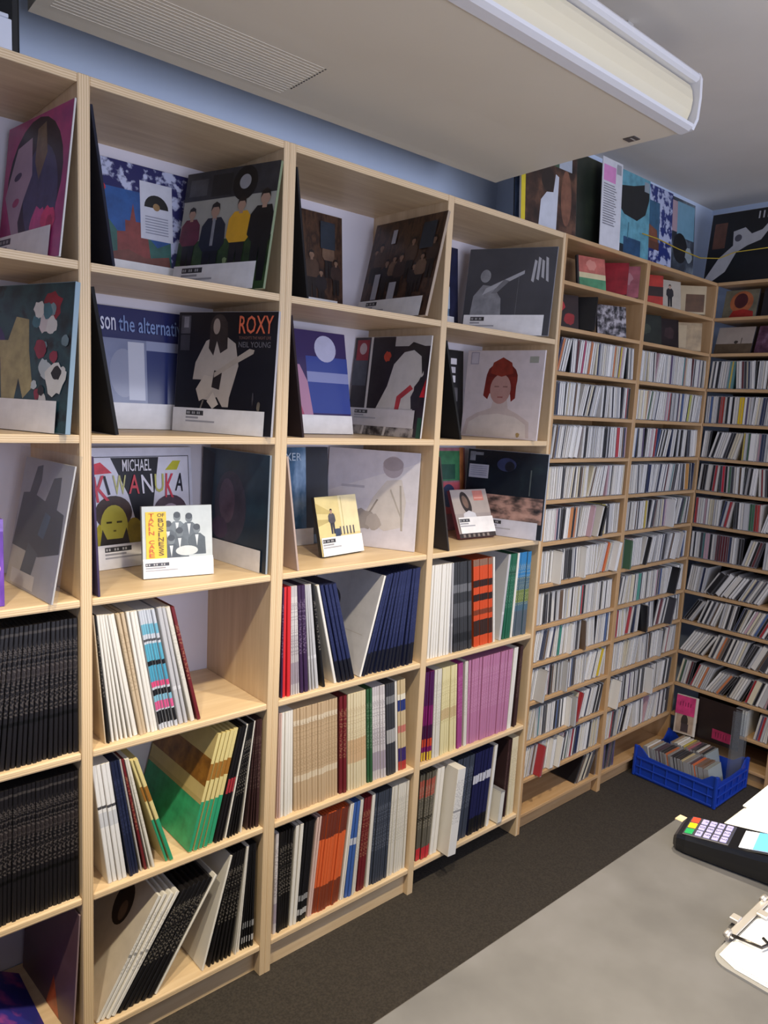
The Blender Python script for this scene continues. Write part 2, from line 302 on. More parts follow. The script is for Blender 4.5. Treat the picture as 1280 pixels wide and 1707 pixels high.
def card_terminal():
    t = thing('card_terminal', 'black card payment terminal with coloured keys on the grey counter', 'card terminal', (0.771, -1.203, CZ), (0, 0, math.radians(12)))
    # local: +y = customer end (keys), -y = screen end ; x across
    L = 0.095; W = 0.041
    secs = [(L, 0.70, 0.004, 0.020), (L - 0.006, 0.88, 0.001, 0.027), (L - 0.02, 0.97, 0.0, 0.031), (0.03, 1.0, 0.0, 0.036), (-0.03, 1.0, 0.0, 0.043), (-0.075, 1.03, 0.0, 0.052), (-L, 1.03, 0.0, 0.056), (-L - 0.012, 0.95, 0.004, 0.054)]
    V, F = [], []
    n = 10
    for y, ws, zb, zt in secs:
        w = W * ws
        h = zt - zb
        for px, pz in ((-0.80, 0), (0.80, 0), (0.97, 0.10), (1.0, 0.45), (1.0, 0.82), (0.92, 1.0), (-0.92, 1.0), (-1.0, 0.82), (-1.0, 0.45), (-0.97, 0.10)):
            V.append((w * px, y, zb + h * pz))
    for i in range(len(secs) - 1):
        for k in range(n): F.append((i * n + k, i * n + (k + 1) % n, (i + 1) * n + (k + 1) % n, (i + 1) * n + k))
    F.append(tuple(range(n))); F.append(tuple((len(secs) - 1) * n + k for k in range(n))[::-1])
    me = mesh_from('terminal_body', V, F, [flat('#0c0c10', 0.28)])
    bm = bmesh.new(); bm.from_mesh(me); bmesh.ops.recalc_face_normals(bm, faces=bm.faces); bm.to_mesh(me); bm.free()
    obj('terminal_body', me, t)
    def topz(y):
        for (a, _, _, za), (b, _, _, zb) in zip(secs, secs[1:]):
            if b <= y <= a: return za + (zb - za) * (a - y) / (a - b)
        return 0.05
    def slope(y): return math.atan2(topz(y - 0.004) - topz(y + 0.004), 0.008)
    def key(name, x, y, sx, sy, m, h=0.003):
        return obj(name, bevel_box(name, sx, sy, h, m, 0.001, None, 2), t, (x, y, topz(y) + h * 0.3), (-slope(y), 0, 0))
    obj('keypad_plate', bevel_box('keypad_plate', 0.066, 0.068, 0.002, flat('#3a3a46', 0.35), 0.0008), t, (0, 0.048, topz(0.048) + 0.0002), (-slope(0.048), 0, 0))
    for x, c in ((0.021, '#e8472f'), (0.0, '#f2d21a'), (-0.021, '#1f9a56')): key('function_key', x, 0.074, 0.017, 0.012, flat(c, 0.35))
    for r in range(4):
        for q in range(3):
            k = key('number_key', -0.021 + 0.021 * q, 0.0595 - 0.0122 * r, 0.017, 0.0095, flat('#a9a6dc', 0.4))
            digit = '0' if (r == 0 and q == 1) else ('*' if r == 0 and q == 2 else ('#' if r == 0 else str((3 - r) * 3 + (3 - q))))
            cu = bpy.data.curves.new('digit', 'FONT'); cu.body = digit; cu.size = 0.011; cu.align_x = 'CENTER'; cu.align_y = 'CENTER'
            to = bpy.data.objects.new('digit', cu); me = bpy.data.meshes.new_from_object(to); bpy.data.objects.remove(to)
            me.materials.append(flat('#2b2b3a', 0.5)); obj('digit', me, k, (0, 0, 0.0016), (0, 0, math.pi))
    ys = -0.036
    obj('screen_bezel', bevel_box('screen_bezel', 0.068, 0.076, 0.002, flat('#17171c', 0.2), 0.0008), t, (0, ys + 0.004, topz(ys) + 0.0004), (-slope(ys), 0, 0))
    def emis(c, s):
        m, nt, b = base_mat('screen_' + c.strip('#'), 0.3); b.inputs['Base Color'].default_value = lin(c); b.inputs['Emission Color'].default_value = lin(c); b.inputs['Emission Strength'].default_value = s; return m
    sw = obj('screen', bevel_box('screen', 0.058, 0.066, 0.001, emis('#f4f6fb', 0.5), 0.0003), t, (0, ys + 0.004, topz(ys) + 0.0018), (-slope(ys), 0, 0))
    obj('screen_panel', bevel_box('screen_panel', 0.058, 0.046, 0.0006, emis('#5fa8e6', 0.55), 0), sw, (0, -0.010, 0.0006))
card_terminal()
def clipboard():
    t = thing('clipboard', 'clear acrylic clipboard with metal clip holding white paper on the counter', 'clipboard', (0.629, -1.431, CZ))
    W, L, R = 0.110, 0.16, 0.022
    def rounded(w, l, r, n=6):
        P = []
        for cx, cy, a0 in ((w - r, l - r, 0), (-w + r, l - r, 90), (-w + r, -l + r, 180), (w - r, -l + r, 270)):
            for k in range(n + 1):
                a = math.radians(a0 + 90 * k / n); P.append((cx + r * math.cos(a), cy + r * math.sin(a)))
        return P
    def slab(name, P, z0, z1, m):
        n = len(P); V = [(x, y, z0) for x, y in P] + [(x, y, z1) for x, y in P]
        F = [tuple(range(n))[::-1], tuple(range(n, 2 * n))] + [(i, (i + 1) % n, n + (i + 1) % n, n + i) for i in range(n)]
        return obj(name, mesh_from(name, V, F, [m]), t)
    slab('board', rounded(W, L, R), 0.0, 0.003, clear_plastic('acrylic_board', '#c9c7c4', 0.45, 0.1))
    paper = [(-W + 0.016, L - 0.006), (-W + 0.006, L - 0.03), (-W + 0.012, -L + 0.01), (W - 0.004, -L + 0.01), (W - 0.004, L - 0.006)]
    for k in range(3): slab('paper_sheet', [(x + 0.002 * k, y - 0.003 * k) for x, y in paper], 0.0034 + 0.0016 * k, 0.0044 + 0.0016 * k, flat('#fbfbf8', 0.6))
    st = flat('#d2ccc6', 0.35, 0.7)
    def cb(name, x0, x1, y0, y1, z0, z1, m=st, b=0.0008): return obj(name, bevel_box(name, x1 - x0, y1 - y0, z1 - z0, m, b), t, ((x0 + x1) / 2, (y0 + y1) / 2, (z0 + z1) / 2))
    cb('clip_plate', -0.058, 0.062, L - 0.007, L + 0.003, 0.008, 0.0105)
    cb('clip_base', -0.058, 0.062, L - 0.002, L + 0.004, 0.0, 0.009)
    for x in (-0.056, 0.060): tube('clip_hinge', [(x - 0.006, L + 0.001, 0.012), (x + 0.006, L + 0.001, 0.012)], 0.004, st, t)
    cb('clip_post', -0.022, -0.008, L + 0.002, L + 0.014, 0.006, 0.013); cb('clip_post', 0.016, 0.03, L - 0.02, L - 0.006, 0.0105, 0.014)
    tube('clip_wire', [(-0.054, L - 0.004, 0.011), (-0.052, L - 0.022, 0.0125), (-0.050, L - 0.040, 0.0135), (-0.036, L - 0.044, 0.0135), (-0.030, L - 0.034, 0.0135)], 0.0022, flat('#4f4b48', 0.3, 1.0), t)
    tube('clip_wire', [(0.040, L - 0.03, 0.0125), (0.048, L - 0.048, 0.0135), (0.062, L - 0.05, 0.0135)], 0.0022, flat('#4f4b48', 0.3, 1.0), t)
clipboard()
# ------------------------------------------------------------------ records filed on the lower shelves
SL = 0.314
SLEEVES = {}
def sleeve_mesh(t, spine, body):
    key = (round(t, 4), spine.name, body.name)
    if key not in SLEEVES:
        c = min(0.0016, t * 0.3)
        P = [(0, c), (c, 0), (t - c, 0), (t, c), (t, SL), (0, SL)]
        n = 6; V = [(x, y, 0.0) for x, y in P] + [(x, y, SL) for x, y in P]
        F = [(i, (i + 1) % n, n + (i + 1) % n, n + i) for i in range(n)] + [tuple(range(n))[::-1], tuple(range(n, 2 * n))]
        SLEEVES[key] = mesh_from('record_sleeve', V, F, [spine, body], [0, 0, 0, 1, 1, 1, 1, 1])
    return SLEEVES[key]
W_, K_ = '#e6e3dc', '#17171b'
ST = {  # style: (colour word, spine colour, bands, type colour, cover colour)
 'black': ('black', '#141316', (), '#8d867d', '#1a181a'), 'black_line': ('black', '#171519', ((0.30, 0.325, '#050506'), (0.62, 0.70, '#2b2628'), (0.93, 0.95, '#3c3838')), '#6b6360', '#1b191b'),
 'black_dash': ('black', '#15151a', ((0.06, 0.12, '#b7b7b7'), (0.20, 0.26, '#8e8f92')), None, '#17171b'), 'black_red': ('black', '#151316', ((0.42, 0.55, '#a0303a'),), None, '#1b191b'),
 'white': ('white', W_, (), None, '#dcd8d0'), 'white_txt': ('white', '#e4e2de', ((0.50, 0.52, '#9a9a9c'),), '#8f8f94', '#dedad2'), 'white_num': ('white', '#e3e3e4', ((0.48, 0.60, '#c9ccd3'), (0.63, 0.655, '#4a4a50')), None, '#dedad2'),
 'cream': ('cream', '#ded2b2', (), '#b3a37c', '#d8ccae'), 'cream_band': ('cream', '#dccfae', ((0.28, 0.52, '#cfae88'),), '#b3966c', '#d8ccae'), 'yellowcream': ('pale yellow', '#e0d5a6', ((0.40, 0.52, '#cdb48a'),), '#b9a873', '#d9cfa4'),
 'grey': ('grey', '#b3b1ad', (), '#8a8884', '#aaa7a2'), 'poly': ('clear-wrapped grey', '#bdbdc1', ((0.3, 0.33, '#d4d4d8'),), None, '#c3c2c4'),
 'beige': ('beige', '#c9b598', (), '#9c866a', '#cbb89c'), 'tan': ('tan', '#c3a988', ((0.28, 0.34, '#d8c8ae'), (0.83, 0.88, '#d9cab2')), '#8f7757', '#c9b394'),
 'stripe': ('teal and pink banded', '#c6ccd6', ((0.05, 0.16, '#17171b'), (0.17, 0.24, '#d65c8e'), (0.24, 0.29, '#7fb6cc'), (0.29, 0.34, '#16161a'), (0.36, 0.41, '#d8507f'), (0.41, 0.54, '#4d9dbb'), (0.54, 0.58, '#17171b'), (0.58, 0.72, '#57a7c2'), (0.74, 0.76, '#55565c'), (0.80, 0.88, '#6fb0c8')), None, '#cfd2d8'),
 'maroon': ('maroon', '#6d1f27', (), '#b98f6a', '#5e1b22'), 'red': ('red', '#cf2a30', (), None, '#b8252b'), 'navy': ('navy', '#1d2440', (), '#3a4368', '#1a2038'), 'navy_fade': ('navy', '#232a52', ((0.0, 0.22, '#131420'),), '#39416c', '#1d2342'),
 'navyband': ('navy', '#1a1d4a', ((0.62, 0.72, '#c5c6d2'), (0.0, 0.2, '#101116')), None, '#191c3c'), 'slate': ('dark slate', '#3b4251', (), '#7d8494', '#2e3440'),
 'palm': ('yellow and green banded', '#d8c98c', ((0.0, 0.42, '#2f9a70'), (0.60, 0.74, '#9a6a2c')), None, '#cbbb80'),
 'green': ('dark green', '#2f5a3a', (), '#8da58c', '#2b5034'), 'greenlong': ('green', '#1f6148', ((0.75, 0.8, '#174a37'),), '#6f9a85', '#1d5a43'),
 'lilac': ('white and purple lined', '#c9c3c6', ((0.55, 0.9, '#d8d3d3'), (0.1, 0.3, '#a59aa8')), '#5c4d66', '#c9c4c6'), 'purple': ('dark purple', '#3a2548', (), '#8d7a98', '#312040'),
 'bw': ('black and white banded', '#3c3d44', ((0.35, 0.5, '#a9a8a8'), (0.78, 0.86, '#7c7d80')), None, '#3c3d44'), 'multi': ('multicoloured', '#c9b48e', ((0.0, 0.1, '#b23a36'), (0.1, 0.25, '#3d2d6a'), (0.42, 0.5, '#c3756a'), (0.66, 0.78, '#2d3a78'), (0.78, 0.84, '#e3dccb')), None, '#b3a487'),
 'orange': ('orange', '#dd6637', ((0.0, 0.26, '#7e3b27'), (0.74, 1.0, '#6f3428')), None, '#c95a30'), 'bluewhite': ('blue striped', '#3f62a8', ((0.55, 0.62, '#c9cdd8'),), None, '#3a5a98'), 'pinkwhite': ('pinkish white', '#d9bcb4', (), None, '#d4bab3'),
 'greyband': ('charcoal banded', '#3a3b3f', ((0.38, 0.54, '#55565b'), (0.66, 0.75, '#6c6d72'), (0.1, 0.2, '#26272a')), None, '#333438'), 'rust': ('orange and black banded', '#d24f26', ((0.12, 0.3, '#38231c'), (0.36, 0.42, '#7b3a22'), (0.52, 0.60, '#2d1d19'), (0.68, 0.76, '#341f19'), (0.92, 1.0, '#8a6a58')), None, '#a8431f'),
 'bluegreen': ('blue and green', '#4d6a7c', ((0.0, 0.3, '#55606a'), (0.4, 0.55, '#6c7c3e'), (0.7, 1.0, '#2f7db5')), '#b3b890', '#45606c'),
 'magenta': ('magenta and orange banded', '#7a1f63', ((0.0, 0.1, '#d8b53a'), (0.16, 0.25, '#c2472c'), (0.25, 0.4, '#3d1a3e'), (0.62, 1.0, '#4d1f52')), None, '#6b1c58'), 'magenta2': ('magenta', '#a04a86', (), '#c985b4', '#94357a'), 'mauve': ('mauve pink', '#b87a9e', (), '#cf9fbb', '#ad7294'),
 'redgreen': ('red and grey mottled', '#5e5a50', ((0.0, 0.14, '#c2303a'), (0.45, 0.5, '#26241f'), (0.72, 0.92, '#a85648')), '#a8a08c', '#4a463e'), 'brown': ('dark brown', '#3c2526', (), '#6f5a52', '#362324'), 'offwhite': ('off-white', '#d9d5cb', (), '#b0aca2', '#d2cec4')}
ROWS = {  # (bay, shelf index): groups of (bottom x from, to, lean from, to, count, style)
 ('A', 3): [(-0.045, 0.014, 8, 5, 5, 'black_line'), (0.014, 0.179, 5, 0, 15, 'black_line')],
 ('A', 4): [(-0.055, 0.002, 2, 2, 5, 'black_line'), (0.002, 0.179, 2, 0, 18, 'black_line')],
 ('B', 3): [(0.240, 0.245, -5, -5, 1, 'beige'), (0.246, 0.256, -5, -6, 1, 'black'), (0.256, 0.321, -6, -11, 6, 'white'), (0.324, 0.341, -11, -10, 2, 'beige'), (0.344, 0.370, -10, -10, 3, 'white'), (0.373, 0.423, -10, -12, 6, 'stripe'), (0.427, 0.456, -11, -12, 2, 'poly'), (0.458, 0.474, -12, -14, 1, 'offwhite'), (0.476, 0.486, -14, -14, 1, 'maroon')],
 ('B', 4): [(0.248, 0.295, -7, -8, 4, 'white_num'), (0.300, 0.326, -9, -9, 3, 'navy'), (0.329, 0.338, -9, -11, 1, 'grey'), (0.339, 0.346, -11, -11, 1, 'maroon'), (0.349, 0.364, -11, -13, 2, 'offwhite'), (0.394, 0.415, -17, -18, 2, 'palm'), (0.456, 0.527, 15, 13, 5, 'palm'), (0.531, 0.561, 13, 12, 3, 'black_red'), (0.563, 0.569, 11, 11, 1, 'white'), (0.571, 0.609, 11, 7, 4, 'black'), (0.611, 0.618, 7, 6, 1, 'white'), (0.620, 0.661, 4, 0, 4, 'brown')],
 ('B', 5): [(0.217, 0.267, 30, 33, 4, 'white_txt'), (0.270, 0.364, 34, 32, 6, 'black'), (0.367, 0.376, 33, 32, 1, 'white'), (0.500, 0.514, 16, 14, 1, 'white'), (0.521, 0.597, 13, 7, 6, 'black'), (0.601, 0.617, 6, 4, 2, 'white'), (0.622, 0.661, 4, 0, 5, 'black_dash')],
 ('C', 3): [(0.727, 0.733, -1, -1, 1, 'purple'), (0.734, 0.760, -1, -2, 2, 'red'), (0.761, 0.793, -2, -4, 4, 'lilac'), (0.793, 0.821, -4, -5, 2, 'purple'), (0.825, 0.859, -5, -8, 3, 'poly'), (0.872, 0.881, -10, -10, 1, 'black'), (0.917, 0.929, -14, -15, 1, 'white'), (0.931, 0.993, -15, -16, 4, 'navy_fade'), (1.009, 1.020, 15, 15, 1, 'white'), (1.022, 1.236, 15, 2, 13, 'navy_fade')],
 ('C', 4): [(0.727, 0.739, 0, -1, 2, 'pinkwhite'), (0.740, 0.786, -1, -2, 4, 'white'), (0.790, 0.948, -3, -3, 15, 'tan'), (0.955, 0.981, -3, -3, 2, 'maroon'), (0.986, 1.062, -3, -4, 7, 'cream_band'), (1.067, 1.087, -4, -4, 2, 'green'), (1.090, 1.143, -4, -5, 5, 'lilac'), (1.148, 1.187, -5, -5, 4, 'bw'), (1.189, 1.198, -5, -5, 1, 'white'), (1.200, 1.234, -5, -5, 3, 'multi')],
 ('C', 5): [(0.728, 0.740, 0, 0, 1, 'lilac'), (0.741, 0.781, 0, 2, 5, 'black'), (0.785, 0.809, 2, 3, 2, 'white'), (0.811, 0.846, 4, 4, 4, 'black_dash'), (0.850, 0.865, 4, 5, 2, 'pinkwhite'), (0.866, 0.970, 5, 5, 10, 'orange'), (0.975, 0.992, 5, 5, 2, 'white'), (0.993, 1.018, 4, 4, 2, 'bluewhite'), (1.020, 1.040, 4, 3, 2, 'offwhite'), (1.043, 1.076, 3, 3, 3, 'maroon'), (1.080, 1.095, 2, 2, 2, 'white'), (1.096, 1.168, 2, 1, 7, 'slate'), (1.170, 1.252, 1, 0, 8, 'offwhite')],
 ('D', 3): [(1.301, 1.397, 0, -2, 8, 'white'), (1.401, 1.419, -2, -4, 2, 'poly'), (1.425, 1.519, -5, -6, 9, 'greyband'), (1.527, 1.629, -6, -6, 9, 'rust'), (1.632, 1.642, -6, -6, 1, 'white'), (1.664, 1.676, 4, 4, 1, 'poly'), (1.682, 1.724, 3, 2, 3, 'greenlong'), (1.727, 1.739, 2, 2, 1, 'white'), (1.744, 1.818, 1, 0, 6, 'bluegreen')],
 ('D', 4): [(1.302, 1.347, 0, -2, 4, 'magenta'), (1.352, 1.385, -2, -2, 3, 'offwhite'), (1.388, 1.472, -2, -4, 7, 'yellowcream'), (1.475, 1.504, -4, -4, 3, 'magenta2'), (1.508, 1.524, -4, -3, 1, 'offwhite'), (1.528, 1.747, -3, 1, 17, 'mauve'), (1.751, 1.773, 2, 2, 2, 'white'), (1.784, 1.811, 2, 1, 2, 'brown')],
 ('D', 5): [(1.304, 1.367, 0, 3, 6, 'redgreen'), (1.369, 1.403, 3, 3, 2, 'white'), (1.410, 1.452, 4, 5, 1, 'white_txt'), (1.470, 1.558, 4, 4, 7, 'slate'), (1.564, 1.663, 3, 4, 8, 'navyband'), (1.666, 1.687, 4, 4, 2, 'white'), (1.752, 1.785, 3, 2, 3, 'brown'), (1.788, 1.829, 1, 0, 2, 'cream')]}
BAYN = {'A': 'leftmost bay', 'B': 'second bay', 'C': 'third bay', 'D': 'fourth bay'}
SHN = {3: 'fourth shelf down', 4: 'fifth shelf down', 5: 'bottom shelf'}
for (bay, si), groups in ROWS.items():
    z = LPZ[si]; items = []
    for b0, b1, l0, l1, n, st in groups:
        for i in range(n):
            lean = math.radians(l0 + (l1 - l0) * (i + 0.5) / n)
            items.append([b0 + (b1 - b0) * i / n, lean, (b1 - b0) / n * math.cos(lean) * 0.94, st])
    for a, b in zip(items, items[1:]):          # a sleeve is never thicker than the room up to its neighbour, at the foot and at the top
        foot = b[0] - a[0]; head = foot + SL * (math.sin(b[1]) - math.sin(a[1]))
        if head < 0.0035: b[0] += 0.0035 - head; foot = b[0] - a[0]; head = 0.0035
        a[2] = min(a[2], (0.95 if abs(a[1]) < 0.2 else 0.86) * math.cos(max(abs(a[1]), abs(b[1]))) * min(foot, head))
    for k, (x, lean, t, st) in enumerate(items, 1):
        word, sc_, bands, txt, bc = ST[st]
        t = round(t, 4)
        y = 0.012 + random.uniform(0, 0.006)
        if (bay, st) == ('D', 'white_txt'): y = -0.035
        o = obj('record_sleeve', sleeve_mesh(t, spine_mat(sc_, bands, txt), flat(bc, 0.4)), None, (x, y, z + (t * math.sin(lean) if lean > 0 else 0) + 0.0004), (0, lean, 0))
        tag(o, '%s record, %s from left, %s, %s' % (word, ordinal(k), SHN[si], BAYN[bay]), 'record', 'records filed on %s of the %s' % (SHN[si], BAYN[bay]))
# ------------------------------------------------------------------ printed covers (flat print laid on real sleeves)
def ell(cx, cy, rx, ry, rot=0.0, n=22):
    c, s = math.cos(rot), math.sin(rot)
    return [(cx + rx * math.cos(2 * math.pi * k / n) * c - ry * math.sin(2 * math.pi * k / n) * s, cy + rx * math.cos(2 * math.pi * k / n) * s + ry * math.sin(2 * math.pi * k / n) * c) for k in range(n)]
def rect(x0, y0, x1, y1): return [(x0, y0), (x1, y0), (x1, y1), (x0, y1)]
def blob(cx, cy, r, seed, n=14, j=0.35, sx=1.0):
    rr = random.Random(seed)
    return [(cx + sx * r * (1 - j * rr.random()) * math.cos(2 * math.pi * k / n), cy + r * (1 - j * rr.random()) * math.sin(2 * math.pi * k / n)) for k in range(n)]
def clampu(p): return (min(1, max(0, p[0])), min(1, max(0, p[1])))
def printed(c):
    a = lin(c)[:3]; q = lambda k: tuple(min(1.0, v * k + 0.002) for v in a)
    k = 1.0 if sum(a) < 0.9 else 0.25
    return mottled(((0.32, q(1 - 0.28 * k)), (0.5, q(1.0)), (0.68, q(1 + 0.25 * k))), 26.0, 0.36, 'LINEAR', (1, 1, 1), 5)
def art(parent, w, h, shapes, name='cover_print', rot=(0, 0, 0), loc=(0, 0, 0)):
    """shapes: list of (points in the unit square, material or colour); later ones lie 0.06 mm above earlier ones."""
    V, F, I, mats = [], [], [], []
    for k, (pts, m) in enumerate(shapes):
        if isinstance(m, str): m = printed(m)
        if m not in mats: mats.append(m)
        s = len(V); y = -0.00025 - 0.00006 * k
        V += [((u - 0.5) * w, y, v * h) for u, v in map(clampu, pts)]
        F.append(tuple(range(s, s + len(pts)))); I.append(mats.index(m))
    return obj(name, mesh_from(name, V, F, mats, I), parent, loc, rot)
def lettering(parent, body, w, h, x0, y0, x1, y1, colour, rot=0.0, y=-0.0032, name='lettering', fit=True):
    cu = bpy.data.curves.new('t', 'FONT'); cu.body = body; cu.size = 1.0; cu.align_x = 'CENTER'; cu.align_y = 'CENTER'; cu.resolution_u = 2; cu.offset = 0.008
    to = bpy.data.objects.new('t', cu); me = bpy.data.meshes.new_from_object(to); bpy.data.objects.remove(to)
    xs = [v.co.x for v in me.vertices]; ys = [v.co.y for v in me.vertices]
    mx, my = (max(xs) + min(xs)) / 2, (max(ys) + min(ys)) / 2
    sx = (x1 - x0) * w / (max(xs) - min(xs)); sy = (y1 - y0) * h / (max(ys) - min(ys))
    c, s = math.cos(rot), math.sin(rot)
    for v in me.vertices:
        a, b = (v.co.x - mx) * sx, (v.co.y - my) * sy
        v.co = (a * c - b * s, 0, a * s + b * c)
    me.materials.clear(); me.materials.append(flat(colour, 0.4))
    me.name = name
    return obj(name, me, parent, (((x0 + x1) / 2 - 0.5) * w, y, (y0 + y1) / 2 * h))
def person(cx, y0, h, coat, legs, skin='#b08f7c', hair='#241d1c', tie=None):
    a = h * 0.115
    S = [([(cx - a * 0.95, y0), (cx - a * 0.15, y0), (cx, y0 + h * 0.42), (cx + a * 0.15, y0), (cx + a * 0.95, y0), (cx + a * 1.05, y0 + h * 0.5), (cx - a * 1.05, y0 + h * 0.5)], legs),
         ([(cx - a * 1.15, y0 + h * 0.44), (cx + a * 1.15, y0 + h * 0.44), (cx + a * 1.75, y0 + h * 0.52), (cx + a * 1.6, y0 + h * 0.74), (cx + a * 0.9, y0 + h * 0.83), (cx - a * 0.9, y0 + h * 0.83), (cx - a * 1.6, y0 + h * 0.74), (cx - a * 1.75, y0 + h * 0.52)], coat),
         (rect(cx - a * 0.28, y0 + h * 0.8, cx + a * 0.28, y0 + h * 0.87), skin), (ell(cx, y0 + h * 0.915, a * 0.58, h * 0.078), skin),
         ([(cx - a * 0.62, y0 + h * 0.91), (cx - a * 0.5, y0 + h * 0.99), (cx, y0 + h * 1.02), (cx + a * 0.5, y0 + h * 0.99), (cx + a * 0.62, y0 + h * 0.91), (cx + a * 0.35, y0 + h * 0.955), (cx - a * 0.35, y0 + h * 0.955)], hair)]
    if tie: S.append((rect(cx - a * 0.2, y0 + h * 0.5, cx + a * 0.2, y0 + h * 0.82), tie))
    return S
def title_card(parent, w, h, x0=0.0, x1=0.92, y0=0.0, y1=0.215, bar=(0.16, 0.4), white='#e9e8ea', name='title_card'):
    S = [(rect(x0, y0, x1, y1), white)]
    b0, b1 = bar; t = y1 - y0
    S.append((rect(b0, y1 - t * 0.30, b1, y1 - t * 0.10), '#3a3a3e'))
    n = 9
    for k in range(n):
        a = b0 + 0.01 + (b1 - b0 - 0.02) * k / n
        if k % 3 != 2: S.append((rect(a, y1 - t * 0.25, a + (b1 - b0) * 0.06, y1 - t * 0.15), '#b9b9bc'))
    S += [(rect(b0, y1 - t * 0.44, b1 - 0.05, y1 - t * 0.36), '#9c9ca2'), (rect(b0, y1 - t * 0.58, b1 + 0.12, y1 - t * 0.51), '#a9a9b0')]
    o = art(parent, w, h, S, name); o.location.y = -0.0036
    return o
def record(name, label, x, y, z, yaw, lean, bg, shapes=(), card=None, w=0.315, h=0.315, t=0.004, body='#c9c6c4', cat='record', group=None, edge=None):
    """Sleeve standing on its lower edge: front face towards local -y, leaning back by `lean`."""
    z += t * math.sin(max(lean, 0)) + 0.0005
    Q = Matrix.Rotation(yaw, 3, 'Z') @ Matrix.Rotation(-lean, 3, 'X')
    if h > 0.15 and z < 2.2 and x < 1.86:                       # keep the sleeve clear of the bay sides and back
        lo, hi = next(b for b in BAYS if b[0] < x < b[1])
        for _ in range(3):
            cs = [Vector((x, y, z)) + Q @ Vector((a * w / 2, b * t, c * h)) for a in (-1, 1) for b in (0, 1) for c in (0, 1)]
            y -= max(0.0, max(p.y for p in cs) - 0.336)
            ins = [p.x for p in cs if p.y > -0.004 or p.x < (lo + hi) / 2]
            x += max(0.0, lo + 0.001 - min(ins)) - max(0.0, max(ins) - hi + 0.001)
    r = thing(name, label, cat, (x, y, z), (0, 0, 0), group)
    r.rotation_mode = 'QUATERNION'; r.rotation_quaternion = Q.to_quaternion()
    bm = bmesh.new(); bmesh.ops.create_cube(bm, size=1.0)
    for v in bm.verts: v.co = Vector((v.co.x * w, (v.co.y + 0.5) * t, (v.co.z + 0.5) * h))
    bmesh.ops.bevel(bm, geom=list(bm.edges), offset=min(0.0008, t * 0.3), segments=1, affect='EDGES')
    me = bpy.data.meshes.new('sleeve'); bm.to_mesh(me); bm.free(); me.materials.append(flat(body, 0.85 if group == GB else 0.35)); obj('sleeve', me, r)
    base = [(rect(0.004, 0.004, 0.996, 0.996), bg)]
    art(r, w, h, base + list(shapes))
    if card is not None: title_card(r, w, h, **card)
    return r
BAYS = [(-0.33, X_AB - 0.0125), (X_AB + 0.0125, X_BC - 0.018), (X_BC + 0.018, X_CD - 0.0125), (X_CD + 0.0125, X_DE - 0.0125)]
GA, GB = 'records displayed facing out', 'records standing with their backs towards the camera'
Z1, Z2, Z3 = LPZ[0], LPZ[1], LPZ[2]
DK = '#15141c'
# --- leftmost bay
record('displayed_record', 'pink record cover with a dark-haired woman on the top shelf, leftmost bay', 0.131, 0.152, Z1, -1.453, 0.114, mottled(((0.3, '#8a3566'), (0.55, '#b64a82'), (0.75, '#7d3c74')), 9.0),
    [(ell(0.5, 0.56, 0.43, 0.42, 0.1), '#221d2c'), (ell(0.62, 0.45, 0.26, 0.34, 0.2), '#3d4263'), ([(0.22, 0.2), (0.05, 0.5), (0.2, 0.82), (0.42, 0.86), (0.47, 0.6), (0.36, 0.44), (0.3, 0.3), (0.36, 0.14)], '#a893a6'), ([(0.5, 0.9), (0.62, 0.93), (0.68, 0.72), (0.58, 0.55), (0.5, 0.68)], '#75644f'),
     (ell(0.24, 0.62, 0.06, 0.025, 0.2), '#3a3450'), (ell(0.24, 0.44, 0.055, 0.028, 0.2), '#a1456e'), (blob(0.62, 0.24, 0.15, 3), '#c04a86'), (blob(0.78, 0.25, 0.12, 4), '#d23a6c'), (blob(0.81, 0.24, 0.06, 5), '#b32353')], dict(x1=0.86, bar=(0.05, 0.24)), group=GA)
record('displayed_record', 'pale mauve record cover at the back of the top shelf, leftmost bay', -0.055, 0.292, Z1, 0.0, 0.09, mottled(((0.35, '#8d7f9b'), (0.5, '#b496b0'), (0.65, '#5b5c7c')), 10.0), [(blob(0.6, 0.3, 0.25, 8), '#bfb2be')], dict(), group=GA)
record('displayed_record', 'floral dark record cover with a yellow figure on the second shelf, leftmost bay', 0.096, 0.13, Z2, -1.254, 0.089, mottled(((0.3, '#101a22'), (0.45, '#1d3a44'), (0.56, '#274a52'), (0.66, '#11161f')), 14.0),
    [(ell(0.1, 0.55, 0.2, 0.2), '#3b2a63'), ([(0.28, 0.2), (0.24, 0.5), (0.1, 0.56), (0.14, 0.62), (0.32, 0.62), (0.4, 0.78), (0.54, 0.76), (0.56, 0.55), (0.62, 0.3), (0.52, 0.22), (0.46, 0.36), (0.42, 0.2)], '#a3966a'),
     (blob(0.78, 0.84, 0.12, 2), '#8e2236'), (blob(0.7, 0.73, 0.07, 3), '#cfc5c6')] + [(blob(0.62 + 0.33 * random.random(), 0.22 + 0.72 * random.random(), 0.035 + 0.04 * random.random(), i), ['#d5d2cf', '#3d6b79', '#8e2940', '#b9c3c8', '#6f8790'][i % 5]) for i in range(20)] + [(blob(0.86, 0.36, 0.13, 40), '#d8d7d3'), (blob(0.87, 0.4, 0.06, 41), '#16181f'), (blob(0.72, 0.28, 0.04, 42), '#16181f')], dict(x1=0.9, bar=(0.02, 0.16)), t=0.012, body='#8fa6b5', group=GA)
